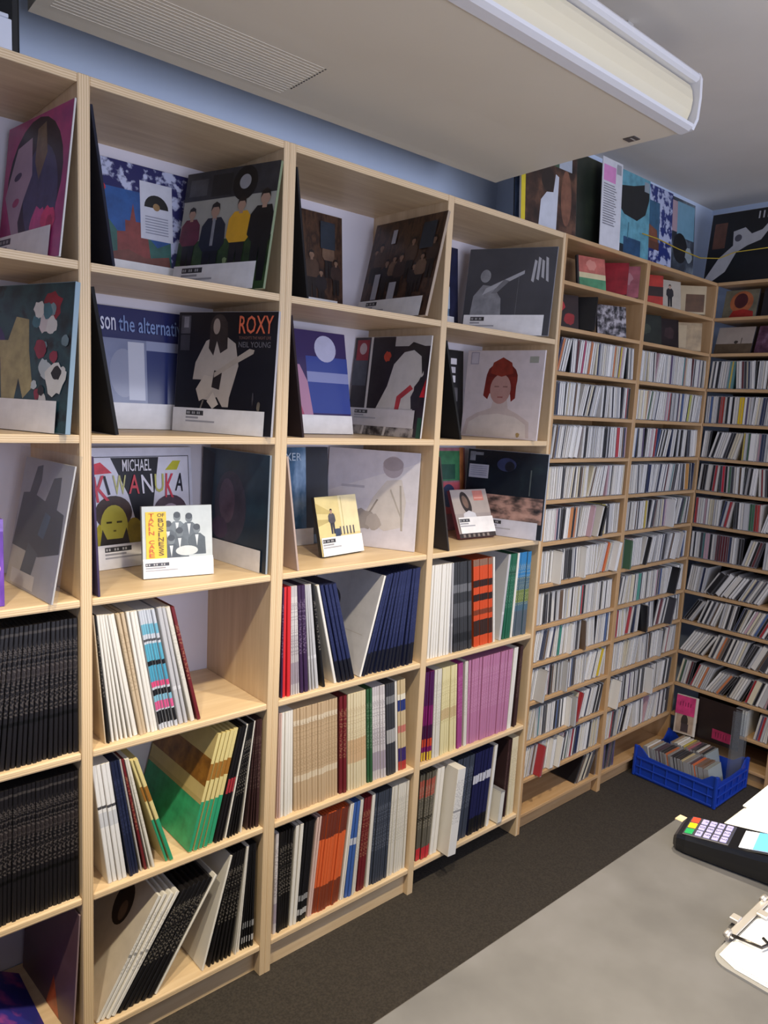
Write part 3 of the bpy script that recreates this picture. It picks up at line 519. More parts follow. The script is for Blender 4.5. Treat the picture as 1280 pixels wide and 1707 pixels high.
bagr = record('displayed_record', 'record in a loose clear plastic bag, two dark figures, third shelf, leftmost bay', 0.105, 0.122, Z3, -1.5, 0.18, '#a6a6b2',
    [([(0.0, 0.0), (0.05, 0.35), (0.45, 0.4), (0.4, 0.0)], '#c2bcb6'), ([(0.02, 0.3), (0.08, 0.72), (0.26, 0.74), (0.40, 0.72), (0.95, 0.64), (0.98, 0.36), (0.6, 0.28)], '#1b2734'), ([(0.1, 0.66), (0.2, 0.7), (0.29, 0.94), (0.40, 0.96), (0.42, 0.84), (0.36, 0.72), (0.4, 0.6)], '#1d2130'), ([(0.5, 0.6), (0.66, 0.88), (0.8, 0.9), (0.82, 0.78), (0.8, 0.6)], '#232b3c'), ([(0.52, 0.44), (0.6, 0.62), (0.72, 0.6), (0.64, 0.42)], '#30506e'), ([(0.28, 0.12), (0.36, 0.36), (0.58, 0.3), (0.5, 0.08)], '#3a4654'), (rect(0.1, 0.02, 0.6, 0.13), '#d3cfd2')], None, w=0.27, h=0.30, group=GA)
Vb, Fb = [], []
nb = 9
for j in range(nb):
    for i in range(nb):
        u, v = i / (nb - 1), j / (nb - 1)
        Vb.append(((u - 0.5) * 0.33, -0.006 - 0.006 * math.sin(5 * u + 3 * v) * math.sin(4 * v + 1.0), v * 0.322 - 0.001 + 0.002))
for j in range(nb - 1):
    for i in range(nb - 1): Fb.append((j * nb + i, j * nb + i + 1, (j + 1) * nb + i + 1, (j + 1) * nb + i))
obj('plastic_bag', mesh_from('plastic_bag', Vb, Fb, [clear_plastic('bag_film', '#cfd0de', 0.13, 0.22)], None, True), bagr)
pb = record('box_set', 'purple printed box set at the front of the third shelf, leftmost bay', -0.045, 0.03, Z3, 0.0, 0.0, mottled(((0.35, '#5b2f97'), (0.5, '#6b3aa8'), (0.62, '#7a48b5')), 14.0, 0.4, 'LINEAR', (6, 1, 1)), [(rect(0, 0.86, 1, 1), '#7e5fb8'), (ell(0.86, 0.44, 0.10, 0.07), '#d9a9c8'), (rect(0.7, 0.06, 0.93, 0.12), '#b79fd2')], None, w=0.16, h=0.185, t=0.03, body='#5b2f97', cat='box set')
record('displayed_record', 'blue and pink record leaning far left on the bottom shelf, leftmost bay', 0.118, 0.135, LPZ[5] + 0.002, 1.57, 1.0, mottled(((0.35, '#27337e'), (0.5, '#35308a'), (0.6, '#a34a90')), 8.0), (), None, t=0.008, body='#b8b2ae', group=GA)
record('displayed_record', 'dusky mauve record leaning against the right side, bottom shelf of leftmost bay', 0.150, 0.165, LPZ[5], -1.5, 0.06, mottled(((0.3, '#5a4348'), (0.55, '#6d5058'), (0.7, '#7b6468')), 4.0), [([(0.5, 0), (0.75, 0), (0.62, 0.3)], '#b5532f')], None, group=GA, body='#8f7a80')
# --- second bay
record('displayed_record', 'back of a dark navy record leaning on the left panel, top shelf, second bay', 0.258, 0.1625, Z1, 1.57, 0.15, '#1a1a2c', (), None, t=0.006, body='#191a2b', group=GB)
record('displayed_record', 'blue-bordered record cover with a red castle and white sticker, top shelf, second bay', 0.430, 0.298, Z1, 0.0, 0.085, mottled(((0.0, '#20215a'), (0.50, '#20215a'), (0.56, '#b9bfdc'), (1.0, '#c3c8e2')), 22.0, 0.35, 'LINEAR', (1, 1, 1), 5),
    [(rect(0.14, 0.17, 0.82, 0.78), '#23508f'), ([(0.14, 0.17), (0.82, 0.17), (0.82, 0.42), (0.7, 0.36), (0.6, 0.46), (0.4, 0.40), (0.3, 0.52), (0.14, 0.44)], '#2e5a55'), ([(0.36, 0.25), (0.64, 0.25), (0.62, 0.42), (0.57, 0.42), (0.57, 0.54), (0.52, 0.54), (0.5, 0.68), (0.47, 0.54), (0.43, 0.54), (0.43, 0.45), (0.36, 0.44)], '#7c3a38'), ([(0.14, 0.17), (0.82, 0.17), (0.8, 0.3), (0.6, 0.26), (0.45, 0.31), (0.3, 0.27), (0.14, 0.3)], '#6b3d36'),
     (blob(0.24, 0.76, 0.045, 4), '#b02c3c'), (rect(0.56, 0.42, 0.84, 0.88), '#c9cbd8'), (ell(0.70, 0.68, 0.105, 0.105)[0:12], '#121216'), (ell(0.70, 0.69, 0.03, 0.03), '#8d6f4a')] + [(rect(0.60, 0.60 - 0.022 * k, 0.80, 0.609 - 0.022 * k), '#8d90a2') for k in range(7)], dict(x0=0.0, x1=0.9, bar=(0.02, 0.2)), group=GA)
men = person(0.12, 0.14, 0.56, '#6b2c3e', '#1b1a1f') + person(0.38, 0.02, 0.70, '#1d2230', '#141519', tie='#8d8f97') + person(0.66, 0.1, 0.64, '#dca62a', '#1d1b1d') + person(0.9, 0.06, 0.72, '#15161b', '#121317')
record('displayed_record', 'record cover with four standing men, one in yellow shirt, top shelf, second bay', 0.563, 0.124, Z1, -1.277, 0.178, '#a8a79f',
    [(rect(0, 0, 1, 0.42), mottled(((0.3, '#1f2c1c'), (0.5, '#33492a'), (0.65, '#4c5f3a')), 18.0))] + [(blob(0.3 + 0.65 * random.random(), 0.1 + 0.3 * random.random(), 0.03, i), '#7d8f63') for i in range(8)] + [(rect(0, 0.76, 1, 1.0), '#33343a'), (rect(0.05, 0.8, 0.25, 0.94), '#4d4e54'), (rect(0.3, 0.78, 0.52, 0.96), '#202126'), (ell(0.66, 0.86, 0.13, 0.14), '#131318'), (ell(0.66, 0.87, 0.06, 0.06), '#9b9ca2')] + men + [(rect(0.0, 0.0, 0.12, 0.2), '#c0c4c0'), (ell(0.07, 0.13, 0.03, 0.04), '#2c5a4c')], dict(x1=0.9, bar=(0.1, 0.33), y1=0.215), t=0.008, body='#7d8a6c', group=GA)
record('displayed_record', 'back of a black record leaning on the left panel, second shelf, second bay', 0.264, 0.1625, Z2, 1.57, 0.17, '#0f0f12', (), None, t=0.008, body='#101014', group=GB)
b2 = record('displayed_record', 'glossy navy record cover with pale title band and painted glare, second shelf, second bay', 0.430, 0.298, Z2, 0.0, 0.085, flat('#232858', 0.12), [(rect(0.0, 0.18, 0.62, 0.74), mottled(((0.3, '#5c6380'), (0.55, '#7b829f'), (0.7, '#8f93a8')), 5.0, 0.12)), (rect(0.62, 0.18, 1.0, 0.66), flat('#2c3566', 0.12)), (rect(0.62, 0.66, 1.0, 0.74), flat('#8990ad', 0.12)), (ell(0.42, 0.46, 0.12, 0.2), flat('#8a8fa6', 0.1)), (rect(0.46, 0.24, 0.6, 0.72), flat('#b9bccb', 0.08))], dict(bar=(0.02, 0.05)), group=GA)  # tall pale rectangle is window glare painted onto the cover
lettering(b2, 'son', 0.315, 0.315, 0.235, 0.80, 0.36, 0.905, '#c9cbe0', 0); lettering(b2, 'the alternative', 0.315, 0.315, 0.385, 0.80, 0.99, 0.93, '#6f86b8', 0)
gt = [([(0.18, 0.44), (0.20, 0.58), (0.30, 0.76), (0.37, 0.79), (0.52, 0.79), (0.60, 0.74), (0.64, 0.56), (0.60, 0.42), (0.565, 0.30), (0.56, 0.22), (0.50, 0.22), (0.44, 0.30), (0.36, 0.27), (0.28, 0.28), (0.30, 0.44)], '#b7aca2'),
      (ell(0.42, 0.88, 0.085, 0.10), '#3a3130'), ([(0.34, 0.92), (0.33, 0.70), (0.38, 0.64), (0.41, 0.76), (0.45, 0.66), (0.52, 0.70), (0.51, 0.92)], '#332b2b'), (ell(0.40, 0.88, 0.035, 0.065), '#a5958a'), ([(0.22, 0.36), (0.26, 0.26), (0.34, 0.30), (0.42, 0.40), (0.42, 0.46), (0.30, 0.48)], '#c0b4a7'), ([(0.38, 0.38), (0.46, 0.36), (0.48, 0.50), (0.40, 0.52)], '#2a2425'), ([(0.40, 0.46), (0.62, 0.58), (0.78, 0.66), (0.79, 0.69), (0.74, 0.70), (0.60, 0.62), (0.40, 0.50)], '#b0a396'), ([(0.34, 0.26), (0.40, 0.34), (0.46, 0.24), (0.40, 0.20)], '#c9beb2'), ([(0.26, 0.17), (0.275, 0.17), (0.31, 0.27), (0.295, 0.27)], '#7d746c')]
rx = record('displayed_record', 'black record cover with white-clothed guitarist and orange lettering, second shelf, second bay', 0.587, 0.127, Z2, -1.163, 0.068, mottled(((0.3, '#14131a'), (0.6, '#1d1c24'), (0.75, '#2c2b31')), 5.0),
    gt + [(rect(0.03, 0.82, 0.13, 0.97), '#56545c'), (rect(0.06, 0.87, 0.11, 0.96), '#8b8890'), (rect(0.03, 0.68, 0.13, 0.81), '#3d3c44'), (blob(0.86, 0.24, 0.05, 6, sx=0.4), '#6a6257'), (blob(0.8, 0.3, 0.06, 7, sx=0.15), '#3e3b40')], dict(x1=0.93, y1=0.2, bar=(0.14, 0.32)), t=0.008, body='#b9b6ba', group=GA)
lettering(rx, 'ROXY', 0.315, 0.315, 0.63, 0.82, 0.96, 0.965, '#e2704f', 0); lettering(rx, "TONIGHT'S THE NIGHT LIVE", 0.315, 0.315, 0.635, 0.775, 0.945, 0.80, '#7a5a52', 0); lettering(rx, 'NEIL YOUNG', 0.315, 0.315, 0.635, 0.71, 0.945, 0.755, '#6d6a70', 0)
record('displayed_record', 'edge of a purple record standing by the left panel, third shelf, second bay', 0.226, 0.1625, Z3, 1.57, 0.045, '#43365c', (), None, t=0.005, body='#3f3356', group=GB)
def face(cx, cy, s, skin, hair):
    return [(ell(cx, cy + s * 0.38, s * 0.62, s * 0.52), hair), (ell(cx, cy, s * 0.45, s * 0.62), skin), ([(cx - s * 0.5, cy - s * 0.62), (cx + s * 0.5, cy - s * 0.62), (cx + s * 0.4, cy - s * 0.1), (cx + s * 0.26, cy - s * 0.42), (cx - s * 0.26, cy - s * 0.42), (cx - s * 0.4, cy - s * 0.1)], '#3a3430'), (rect(cx - s * 0.26, cy + s * 0.06, cx - s * 0.08, cy + s * 0.12), '#4a4020'), (rect(cx + s * 0.08, cy + s * 0.06, cx + s * 0.26, cy + s * 0.12), '#4a4020'), (rect(cx - s * 0.04, cy - s * 0.2, cx + s * 0.05, cy - s * 0.15), '#6b6028')]
kw = record('displayed_record', 'white record cover with big coloured letters and a yellow face, third shelf, second bay', 0.452, 0.272, Z3, 0.14, 0.09, '#d3d4e4',
    [(rect(0.03, 0.03, 0.965, 0.925), '#3a3a44'), (rect(0.035, 0.035, 0.958, 0.918), '#dcdcea'), ([(0.21, 0.915), (0.66, 0.915), (0.60, 0.55), (0.56, 0.3), (0.44, 0.3), (0.36, 0.6)], '#1a1822'), ([(0.03, 0.86), (0.12, 0.88), (0.22, 0.79), (0.03, 0.78)], '#d63a4c'), ([(0.72, 0.80), (0.80, 0.88), (0.88, 0.88), (0.84, 0.80)], '#c3bf3a'), (ell(0.2, 0.24, 0.16, 0.2), '#b5a72c'), (ell(0.4, 0.26, 0.09, 0.15), '#9a8724')] + face(0.22, 0.36, 0.27, '#c2b84a', '#4d3d3a') + face(0.76, 0.34, 0.27, '#b0a0b0', '#564450'), dict(x0=0.035, x1=0.96, y1=0.2, bar=(0.12, 0.36)), group=GA)
lettering(kw, 'MICHAEL', 0.315, 0.315, 0.31, 0.80, 0.58, 0.90, '#e4e2ea', 0)
for ch, a, b, c0, rt in (('K', 0.06, 0.17, '#cf4456', 0.12), ('I', 0.155, 0.175, '#1c1b28', 0.25), ('W', 0.22, 0.34, '#c6c583', 0.0), ('A', 0.365, 0.465, '#d34a55', -0.05), ('N', 0.485, 0.59, '#e6e4ee', 0.06), ('U', 0.61, 0.70, '#c2c06a', 0.0), ('K', 0.715, 0.80, '#d34358', -0.06), ('A', 0.82, 0.90, '#1d1c2a', -0.12)):
    lettering(kw, ch, 0.315, 0.315, a, 0.56 + 0.05 * (ch != 'K'), b, 0.77, c0, rt)
record('displayed_record', 'dark teal record cover with a dim face, third shelf, second bay', 0.655, 0.168, Z3, -1.498, 0.015, mottled(((0.3, '#161e2c'), (0.5, '#1f3142'), (0.7, '#2c4c60')), 4.0, 0.3), [(ell(0.45, 0.5, 0.24, 0.32), '#3a3748'), (ell(0.4, 0.55, 0.12, 0.2), '#5b4a5c'), (ell(0.3, 0.3, 0.12, 0.1), '#4a3550'), ([(0, 0.2), (0.14, 0.2), (0.2, 0.95), (0, 1)], '#161a2a')], dict(x0=0.0, x1=0.93, y1=0.19, bar=(0.02, 0.04)), t=0.006, body='#98a3ad', group=GA)
tk = record('displayed_single', 'white single sleeve with yellow lettered strip and six men in suits, second bay', 0.461, 0.097, Z3, -0.146, 0.12, '#c9d0cf',
    sum([[(ell(x, y, 0.052, 0.065), '#70787a'), (ell(x, y + 0.028, 0.05, 0.045), '#3b4042'), ([(x - 0.13, y - 0.36), (x + 0.13, y - 0.36), (x + 0.12, y - 0.12), (x + 0.05, y - 0.06), (x - 0.05, y - 0.06), (x - 0.12, y - 0.12)], c), ([(x - 0.025, y - 0.08), (x + 0.025, y - 0.08), (x, y - 0.24)], '#d5dada')] for x, y, c in ((0.49, 0.84, '#6e777a'), (0.66, 0.82, '#5e666a'), (0.36, 0.72, '#5a6266'), (0.77, 0.66, '#4d5558'), (0.52, 0.62, '#555d60'), (0.40, 0.52, '#474e52'))], []) + [(ell(0.62, 0.36, 0.16, 0.07), '#d0d6d3'), (rect(0.05, 0.27, 0.335, 0.92), '#f0c81e'), (rect(0, 0.235, 1, 0.27), '#e8ebe8')], dict(x0=0.0, x1=1.0, y1=0.235, bar=(0.03, 0.36), white='#f4f4f4'), w=0.18, h=0.18, t=0.012, body='#8d9096', cat='single sleeve', group='singles displayed on the third shelf')
def column_text(parent, body, x, y1, dy, s, colour):
    for i, chx in enumerate(body):
        if chx != ' ': lettering(parent, chx, 0.18, 0.18, x, y1 - dy * (i + 1) + dy * 0.15, x + s * (0.25 if chx == 'I' else 1), y1 - dy * i, colour)
column_text(tk, 'TAKIN CARE', 0.09, 0.90, 0.062, 0.075, '#cf5a20'); column_text(tk, 'BUSINESS', 0.22, 0.83, 0.066, 0.075, '#6b4f1c')
lettering(tk, 'OF', 0.18, 0.18, 0.21, 0.85, 0.31, 0.90, '#6b4f1c')
# --- third bay
brn = mottled(((0.25, '#1c1414'), (0.42, '#3a2822'), (0.5, '#523a2c'), (0.6, '#2c1f1c'), (0.72, '#6b4c38')), 16.0, 0.3, 'LINEAR', (1.6, 1, 0.7), 5)
def coll(seed):
    rr = random.Random(seed); S = []
    for i in range(9): S += person(0.08 + 0.105 * i + rr.uniform(-0.02, 0.02), 0.1 + rr.uniform(0, 0.3), 0.34 + rr.uniform(0, 0.12), ['#3a2a26', '#4d382c', '#241d20', '#6e5544'][i % 4], '#1f1818', '#8a6b58')
    for a, b, c, d in ((0.16, 0.2, 0.24, 0.46), (0.4, 0.12, 0.5, 0.36), (0.3, 0.76, 0.36, 0.9)): S.append((rect(a, b, c, d), '#a8a8b2'))
    return S + [(rect(0.72, 0.66, 0.9, 0.92), '#27303c')]
record('displayed_record', 'back of a black record leaning on the left panel, top shelf, third bay', 0.768, 0.1625, Z1, 1.57, 0.15, '#120f12', (), None, t=0.006, body='#141114', group=GB)
record('displayed_record', 'brown collage record cover against the back wall, top shelf, third bay', 0.955, 0.298, Z1, 0.0, 0.085, brn, coll(1), dict(y1=0.17), group=GA)
record('displayed_record', 'brown collage record cover tilted by the right panel, top shelf, third bay', 1.158, 0.13, Z1, -1.562, 0.228, brn, coll(2), dict(x1=0.92, y1=0.19, bar=(0.12, 0.28)), t=0.01, body='#a89684', group=GA)
record('displayed_record', 'back of a dark wine-red record by the left panel, second shelf, third bay', 0.768, 0.1625, Z2, 1.57, 0.16, '#221317', (), None, t=0.007, body='#24141a', group=GB)
record('displayed_record', 'purple record cover with a pink-coated figure and round sticker, second shelf, third bay', 0.935, 0.2, Z2, 0.0, 0.2, flat('#3d3260', 0.15),
    [(rect(0.5, 0.2, 1.0, 0.75), flat('#3f4f98', 0.15)), (rect(0.5, 0.5, 1, 0.6), flat('#8f96c4', 0.15)), ([(0.1, 0.16), (0.12, 0.5), (0.22, 0.66), (0.42, 0.66), (0.5, 0.5), (0.54, 0.16)], flat('#b98aa6', 0.2)), ([(0.24, 0.16), (0.22, 0.5), (0.27, 0.68), (0.36, 0.66), (0.34, 0.4), (0.36, 0.16)], '#5b2c48'), (ell(0.3, 0.80, 0.075, 0.095), '#a5625c'), (ell(0.3, 0.87, 0.09, 0.06), '#1c1420'), ([(0.3, 0.16), (0.36, 0.4), (0.44, 0.16)], '#a54a66'), (ell(0.74, 0.83, 0.13, 0.13), '#b9bad6')], dict(x0=0.02, x1=1.0, y1=0.18, bar=(0.02, 0.04)), t=0.006, body='#7d6f8c', group=GA)
record('displayed_record', 'torn-paper record cover with a white bent figure and red marks, second shelf, third bay', 1.189, 0.172, Z2, -1.438, 0.099, mottled(((0.35, '#1f1b20'), (0.55, '#332b30'), (0.7, '#4a4248')), 7.0),
    [(rect(0.22, 0, 0.25, 1), '#d4d0ce'), (rect(0.25, 0.22, 0.55, 0.98), '#282126'), (rect(0.0, 0.5, 0.2, 0.78), '#4a4c56'), (rect(0.03, 0.76, 0.2, 0.97), '#8f1f2c'), (ell(0.12, 0.88, 0.05, 0.06), '#b9a3a5'), (rect(0.55, 0.9, 1.0, 1.0), '#b9b5b2'), ([(0.36, 0.24), (0.5, 0.5), (0.56, 0.72), (0.68, 0.84), (0.8, 0.86), (0.93, 0.78), (0.95, 0.62), (0.85, 0.5), (0.86, 0.22)], '#c8c4c0'), ([(0.78, 0.94), (0.93, 0.9), (0.98, 0.74), (0.93, 0.62), (0.9, 0.8), (0.8, 0.86), (0.7, 0.88)], '#2a2628'), (blob(0.46, 0.8, 0.06, 3), '#b8442c'), ([(0.62, 0.2), (0.64, 0.4), (0.8, 0.52), (0.84, 0.48), (0.7, 0.38), (0.67, 0.2)], '#b03a3c'), ([(0.84, 0.28), (0.82, 0.4), (0.92, 0.6), (0.97, 0.58), (0.94, 0.3)], '#2b2729'), ([(0.93, 0.4), (0.99, 0.58), (0.99, 0.4)], '#c0252c'), (rect(0.94, 0.0, 0.99, 0.2), '#21513c'), (rect(0.0, 0.0, 0.9, 0.09), mottled(((0.4, '#3a3433'), (0.6, '#b9b3ae')), 25.0)), ([(0.2, 0), (0.23, 0), (0.25, 0.1), (0.22, 0.1)], '#e0dcd8'), ([(0.5, 0), (0.53, 0), (0.55, 0.1), (0.52, 0.1)], '#e0dcd8')], dict(x0=0.0, x1=0.9, y0=0.09, y1=0.27, bar=(0.1, 0.28), white='#cfccd0'), t=0.006, body='#d2cecb', group=GA)
record('displayed_record', 'pale edge of a record leaning on the left panel, third shelf, third bay', 0.768, 0.1625, Z3, 1.57, 0.15, '#c9b9b2', (), None, t=0.006, body='#b9a49a', group=GB)
bx = record('displayed_record', 'blurry blue glossy record cover at the back of third shelf, third bay', 0.938, 0.305, Z3, 0.0, 0.08, mottled(((0.3, '#27384f'), (0.48, '#46688a'), (0.6, '#8fabca'), (0.72, '#3a5470')), 6.0, 0.12, 'LINEAR', (1.6, 1, 0.8)), [(blob(0.4, 0.42, 0.14, 5), '#2f4152'), (rect(0.72, 0.1, 1.0, 1.0), '#141826')], dict(x0=0, x1=0.8, y1=0.17, bar=(0.02, 0.03)), group=GA)
lettering(bx, 'BOXER', 0.315, 0.315, 0.32, 0.86, 0.66, 0.94, '#a9bdd2', 0)
record('displayed_record', 'white record cover with a faint sketched dancing figure, third shelf, third bay', 1.174, 0.185, Z3, -1.088, 0.035, '#d8d5de',
    [(rect(0.0, 0.55, 1.0, 1.0), '#cfccd8'), ([(0.0, 0.55), (1.0, 0.9), (1.0, 0.5), (0, 0.5)], '#dcd9e0'), (ell(0.72, 0.84, 0.11, 0.11), '#b3a9b2'), (ell(0.72, 0.87, 0.11, 0.07), '#a2989f'), ([(0.42, 0.3), (0.52, 0.52), (0.66, 0.7), (0.82, 0.72), (0.88, 0.5), (0.86, 0.24), (0.66, 0.18)], '#d3cdc9'), (blob(0.42, 0.28, 0.13, 4, sx=1.2), '#a8a09c'), (blob(0.54, 0.27, 0.1, 5), '#b6aea9'), ([(0.8, 0.66), (0.82, 0.66), (0.86, 0.2), (0.84, 0.2)], '#aba49c'), ([(0.70, 0.6), (0.71, 0.62), (0.84, 0.34), (0.83, 0.33)], '#b5aea6'), ([(0.56, 0.5), (0.58, 0.5), (0.5, 0.36), (0.48, 0.36)], '#9c948e'), (rect(0.16, 0.605, 0.42, 0.63), '#bcb9c4')], None, t=0.006, body='#d5d2d8', group=GA)
record('displayed_single', 'cream and yellow single sleeve with a street figure, third shelf, third bay', 1.011, 0.118, Z3, 0.137, 0.26, '#e0cf93',
    [(rect(0.55, 0.35, 1, 1), '#eadcae'), ([(0, 0.9), (0.45, 0.68), (0, 0.72)], '#c9b676'), ([(0, 0.5), (0.4, 0.6), (0, 0.62)], '#bfae74'), ([(0.6, 0.98), (0.62, 0.98), (0.62, 0.35), (0.6, 0.35)], '#c9bb88')] + person(0.34, 0.36, 0.42, '#55525a', '#3a3a44') + [(rect(0.5 + 0.08 * k, 0.33, 0.53 + 0.08 * k, 0.47), '#5a5860') for k in range(5)] + [(rect(0.38, 0.3, 0.5, 0.44), '#3c4860')], dict(x0=0.02, x1=1.0, y1=0.31, bar=(0.04, 0.34), white='#f4f4f2'), w=0.18, h=0.18, t=0.014, body='#2a2826', cat='single sleeve', group='singles displayed on the third shelf')
# --- fourth bay
record('displayed_record', 'dark navy record cover with a pale silhouette behind, top shelf, fourth bay', 1.492, 0.298, Z1, 0.0, 0.085, '#1d2140', [(rect(0.55, 0.08, 0.85, 0.8), '#6f8aa3'), (ell(0.74, 0.7, 0.09, 0.1), '#15182c'), (rect(0.5, 0.3, 0.86, 0.55), '#b5c3d3')], dict(bar=(0.02, 0.03)), group=GA)
d1 = record('displayed_record', 'grey record cover with a guitarist and slanted white lettering, top shelf, fourth bay', 1.682, 0.113, Z1, -1.125, 0.198, mottled(((0.3, '#35363c'), (0.6, '#4d4e55'), (0.75, '#5d5e65')), 3.0), [(ell(0.22, 0.68, 0.06, 0.075), '#8f9096'), ([(0.08, 0.2), (0.1, 0.45), (0.2, 0.58), (0.32, 0.56), (0.42, 0.42), (0.44, 0.2)], '#85868c'), ([(0.2, 0.46), (0.24, 0.54), (0.66, 0.74), (0.66, 0.70)], '#a9aab0'), ([(0.3, 0.48), (0.36, 0.48), (0.5, 0.62), (0.44, 0.64)], '#6f7076'), (rect(0.60, 0.2, 0.605, 0.68), '#6d6e75')] + [(([(0.74 + 0.055 * k, 0.62 + 0.02 * (k % 3)), (0.77 + 0.055 * k, 0.60 + 0.02 * (k % 3)), (0.79 + 0.04 * k, 0.84 + 0.03 * (k % 2)), (0.76 + 0.04 * k, 0.86 + 0.03 * (k % 2))]), '#b3b4ba') for k in range(4)], dict(x0=0.02, x1=0.93, y1=0.23, bar=(0.1, 0.26)), t=0.008, body='#8b8d94', group=GA)
record('displayed_record', 'back of a black record leaning on the left panel, second shelf, fourth bay', 1.386, 0.1625, Z2, 1.57, 0.30, '#0f0f10', (), None, t=0.008, body='#100f10', group=GB)
record('displayed_record', 'black record cover with white squares half hidden, second shelf, fourth bay', 1.556, 0.302, Z2, 0.0, 0.07, '#17171b', [(rect(0.72, 0.1, 0.86, 0.3), '#d6d4da'), (rect(0.74, 0.62, 0.86, 0.70), '#d6d4da'), (rect(0.76, 0.73, 0.86, 0.8), '#c2c0c8'), (rect(0.78, 0.83, 0.88, 0.9), '#d6d4da'), (rect(0.4, 0.4, 0.9, 0.56), '#5c5a5e')], None, group=GA)
record('displayed_record', 'white record cover with a red-haired bare-shouldered portrait, second shelf, fourth bay', 1.715, 0.135, Z2, -1.398, 0.063, '#d6cbce',
    [(blob(0.48, 0.66, 0.22, 9, 20, 0.12), '#6b2420'), ([(0.28, 0.7), (0.26, 0.48), (0.32, 0.44), (0.36, 0.56), (0.6, 0.56), (0.63, 0.42), (0.68, 0.46), (0.68, 0.7)], '#7a2a24'), ([(0.02, 0.02), (0.06, 0.2), (0.2, 0.28), (0.38, 0.34), (0.4, 0.44), (0.58, 0.44), (0.6, 0.34), (0.74, 0.28), (0.88, 0.2), (0.9, 0.02)], '#c9b9b6'), ([(0.07, 0.02), (0.1, 0.17), (0.24, 0.25), (0.48, 0.28), (0.7, 0.25), (0.84, 0.17), (0.86, 0.02)], '#d8cdc8'), (ell(0.48, 0.56, 0.135, 0.17), '#b98f88'), ([(0.33, 0.74), (0.48, 0.70), (0.63, 0.74), (0.6, 0.86), (0.48, 0.92), (0.36, 0.86)], '#8a3428'), (rect(0.40, 0.58, 0.46, 0.595), '#8d6460'), (rect(0.51, 0.58, 0.57, 0.595), '#8d6460'), (rect(0.45, 0.46, 0.52, 0.475), '#9a5c5a'), (rect(0.05, 0.84, 0.16, 0.98), '#a39cae'), (rect(0.06, 0.85, 0.15, 0.97), '#c9c2cc'), (rect(0.82, 0.86, 0.93, 0.93), '#9fa096'), (blob(0.76, 0.05, 0.03, 2), '#a58a5a')], None, t=0.008, body='#d8cfd0', group=GA)
record('displayed_record', 'dark curled record leaning on the left panel, third shelf, fourth bay', 1.363, 0.1625, Z3, 1.57, 0.22, '#1d1a1c', (), None, t=0.006, body='#3a3534', group=GB)
record('displayed_record', 'pink and green patterned record cover behind the single, third shelf, fourth bay', 1.602, 0.296, Z3, 0.0, 0.1, '#a8707c', [(rect(0.42, 0.6, 0.9, 0.96), '#3d7a52'), (rect(0.5, 0.62, 0.82, 0.8), '#24503f'), (rect(0.3, 0.2, 0.92, 0.58), '#d0626e'), (ell(0.7, 0.42, 0.12, 0.14), '#2b3a66'), (rect(0.9, 0.0, 0.97, 1.0), '#c27a4a')], None, group=GA)
record('displayed_record', 'night-sky record cover above pinkish ground, jutting past the post, third shelf', 1.762, 0.125, Z3, -1.25, 0.059, mottled(((0.3, '#14171f'), (0.55, '#1d232c'), (0.72, '#2c3a3e')), 5.0, 0.22),
    [(rect(0.02, 0.18, 0.98, 0.48), mottled(((0.36, '#2b2729'), (0.46, '#6f5a55'), (0.55, '#a8857b'), (0.7, '#bd9a8e')), 14.0, 0.3, 'LINEAR', (1, 1, 2.2))), (ell(0.5, 0.84, 0.12, 0.08), '#2e3659'), (ell(0.54, 0.82, 0.06, 0.06), '#171a26'), (rect(0.03, 0.66, 0.28, 0.82), '#a9acbc')] + [(rect(0.05, 0.69 + 0.025 * k, 0.26, 0.70 + 0.025 * k), '#868aa0') for k in range(5)] + [(rect(0.03, 0.86, 0.10, 0.97), '#767b88'), (rect(0.03, 0.93, 0.2, 0.965), '#767b88'), (rect(0.8, 0.5, 0.815, 0.8), '#4a5254')], dict(x0=0.0, x1=0.94, y1=0.2, bar=(0.3, 0.5), white='#c9cad8'), t=0.01, body='#aab0bc', group=GA)
record('displayed_single', 'grey single sleeve with a bearded face and pink square, third shelf, fourth bay', 1.633, 0.118, Z3, -0.069, 0.42, '#a79c98',
    [(rect(0.0, 0.5, 1, 1), '#b3a7a0'), (ell(0.36, 0.72, 0.13, 0.24, 0.25), '#3b322f'), (ell(0.35, 0.74, 0.07, 0.14, 0.25), '#7d6558'), ([(0.2, 0.3), (0.24, 0.5), (0.4, 0.56), (0.56, 0.5), (0.6, 0.3)], '#d8d6da'), (rect(0.6, 0.76, 0.88, 0.97), '#cf8578'), (rect(0.62, 0.8, 0.86, 0.83), '#e0a79a'), (rect(0.0, 0.0, 1.0, 0.09), '#3a3230')] + [(rect(0.1 + 0.13 * k, 0.015, 0.16 + 0.13 * k, 0.075), '#8a7f78') for k in range(6)], dict(x0=0.05, x1=1.0, y0=0.09, y1=0.42, bar=(0.06, 0.34), white='#f3f1f0'), w=0.18, h=0.18, t=0.016, body='#6b2b36', cat='single sleeve', group='singles displayed on the third shelf')
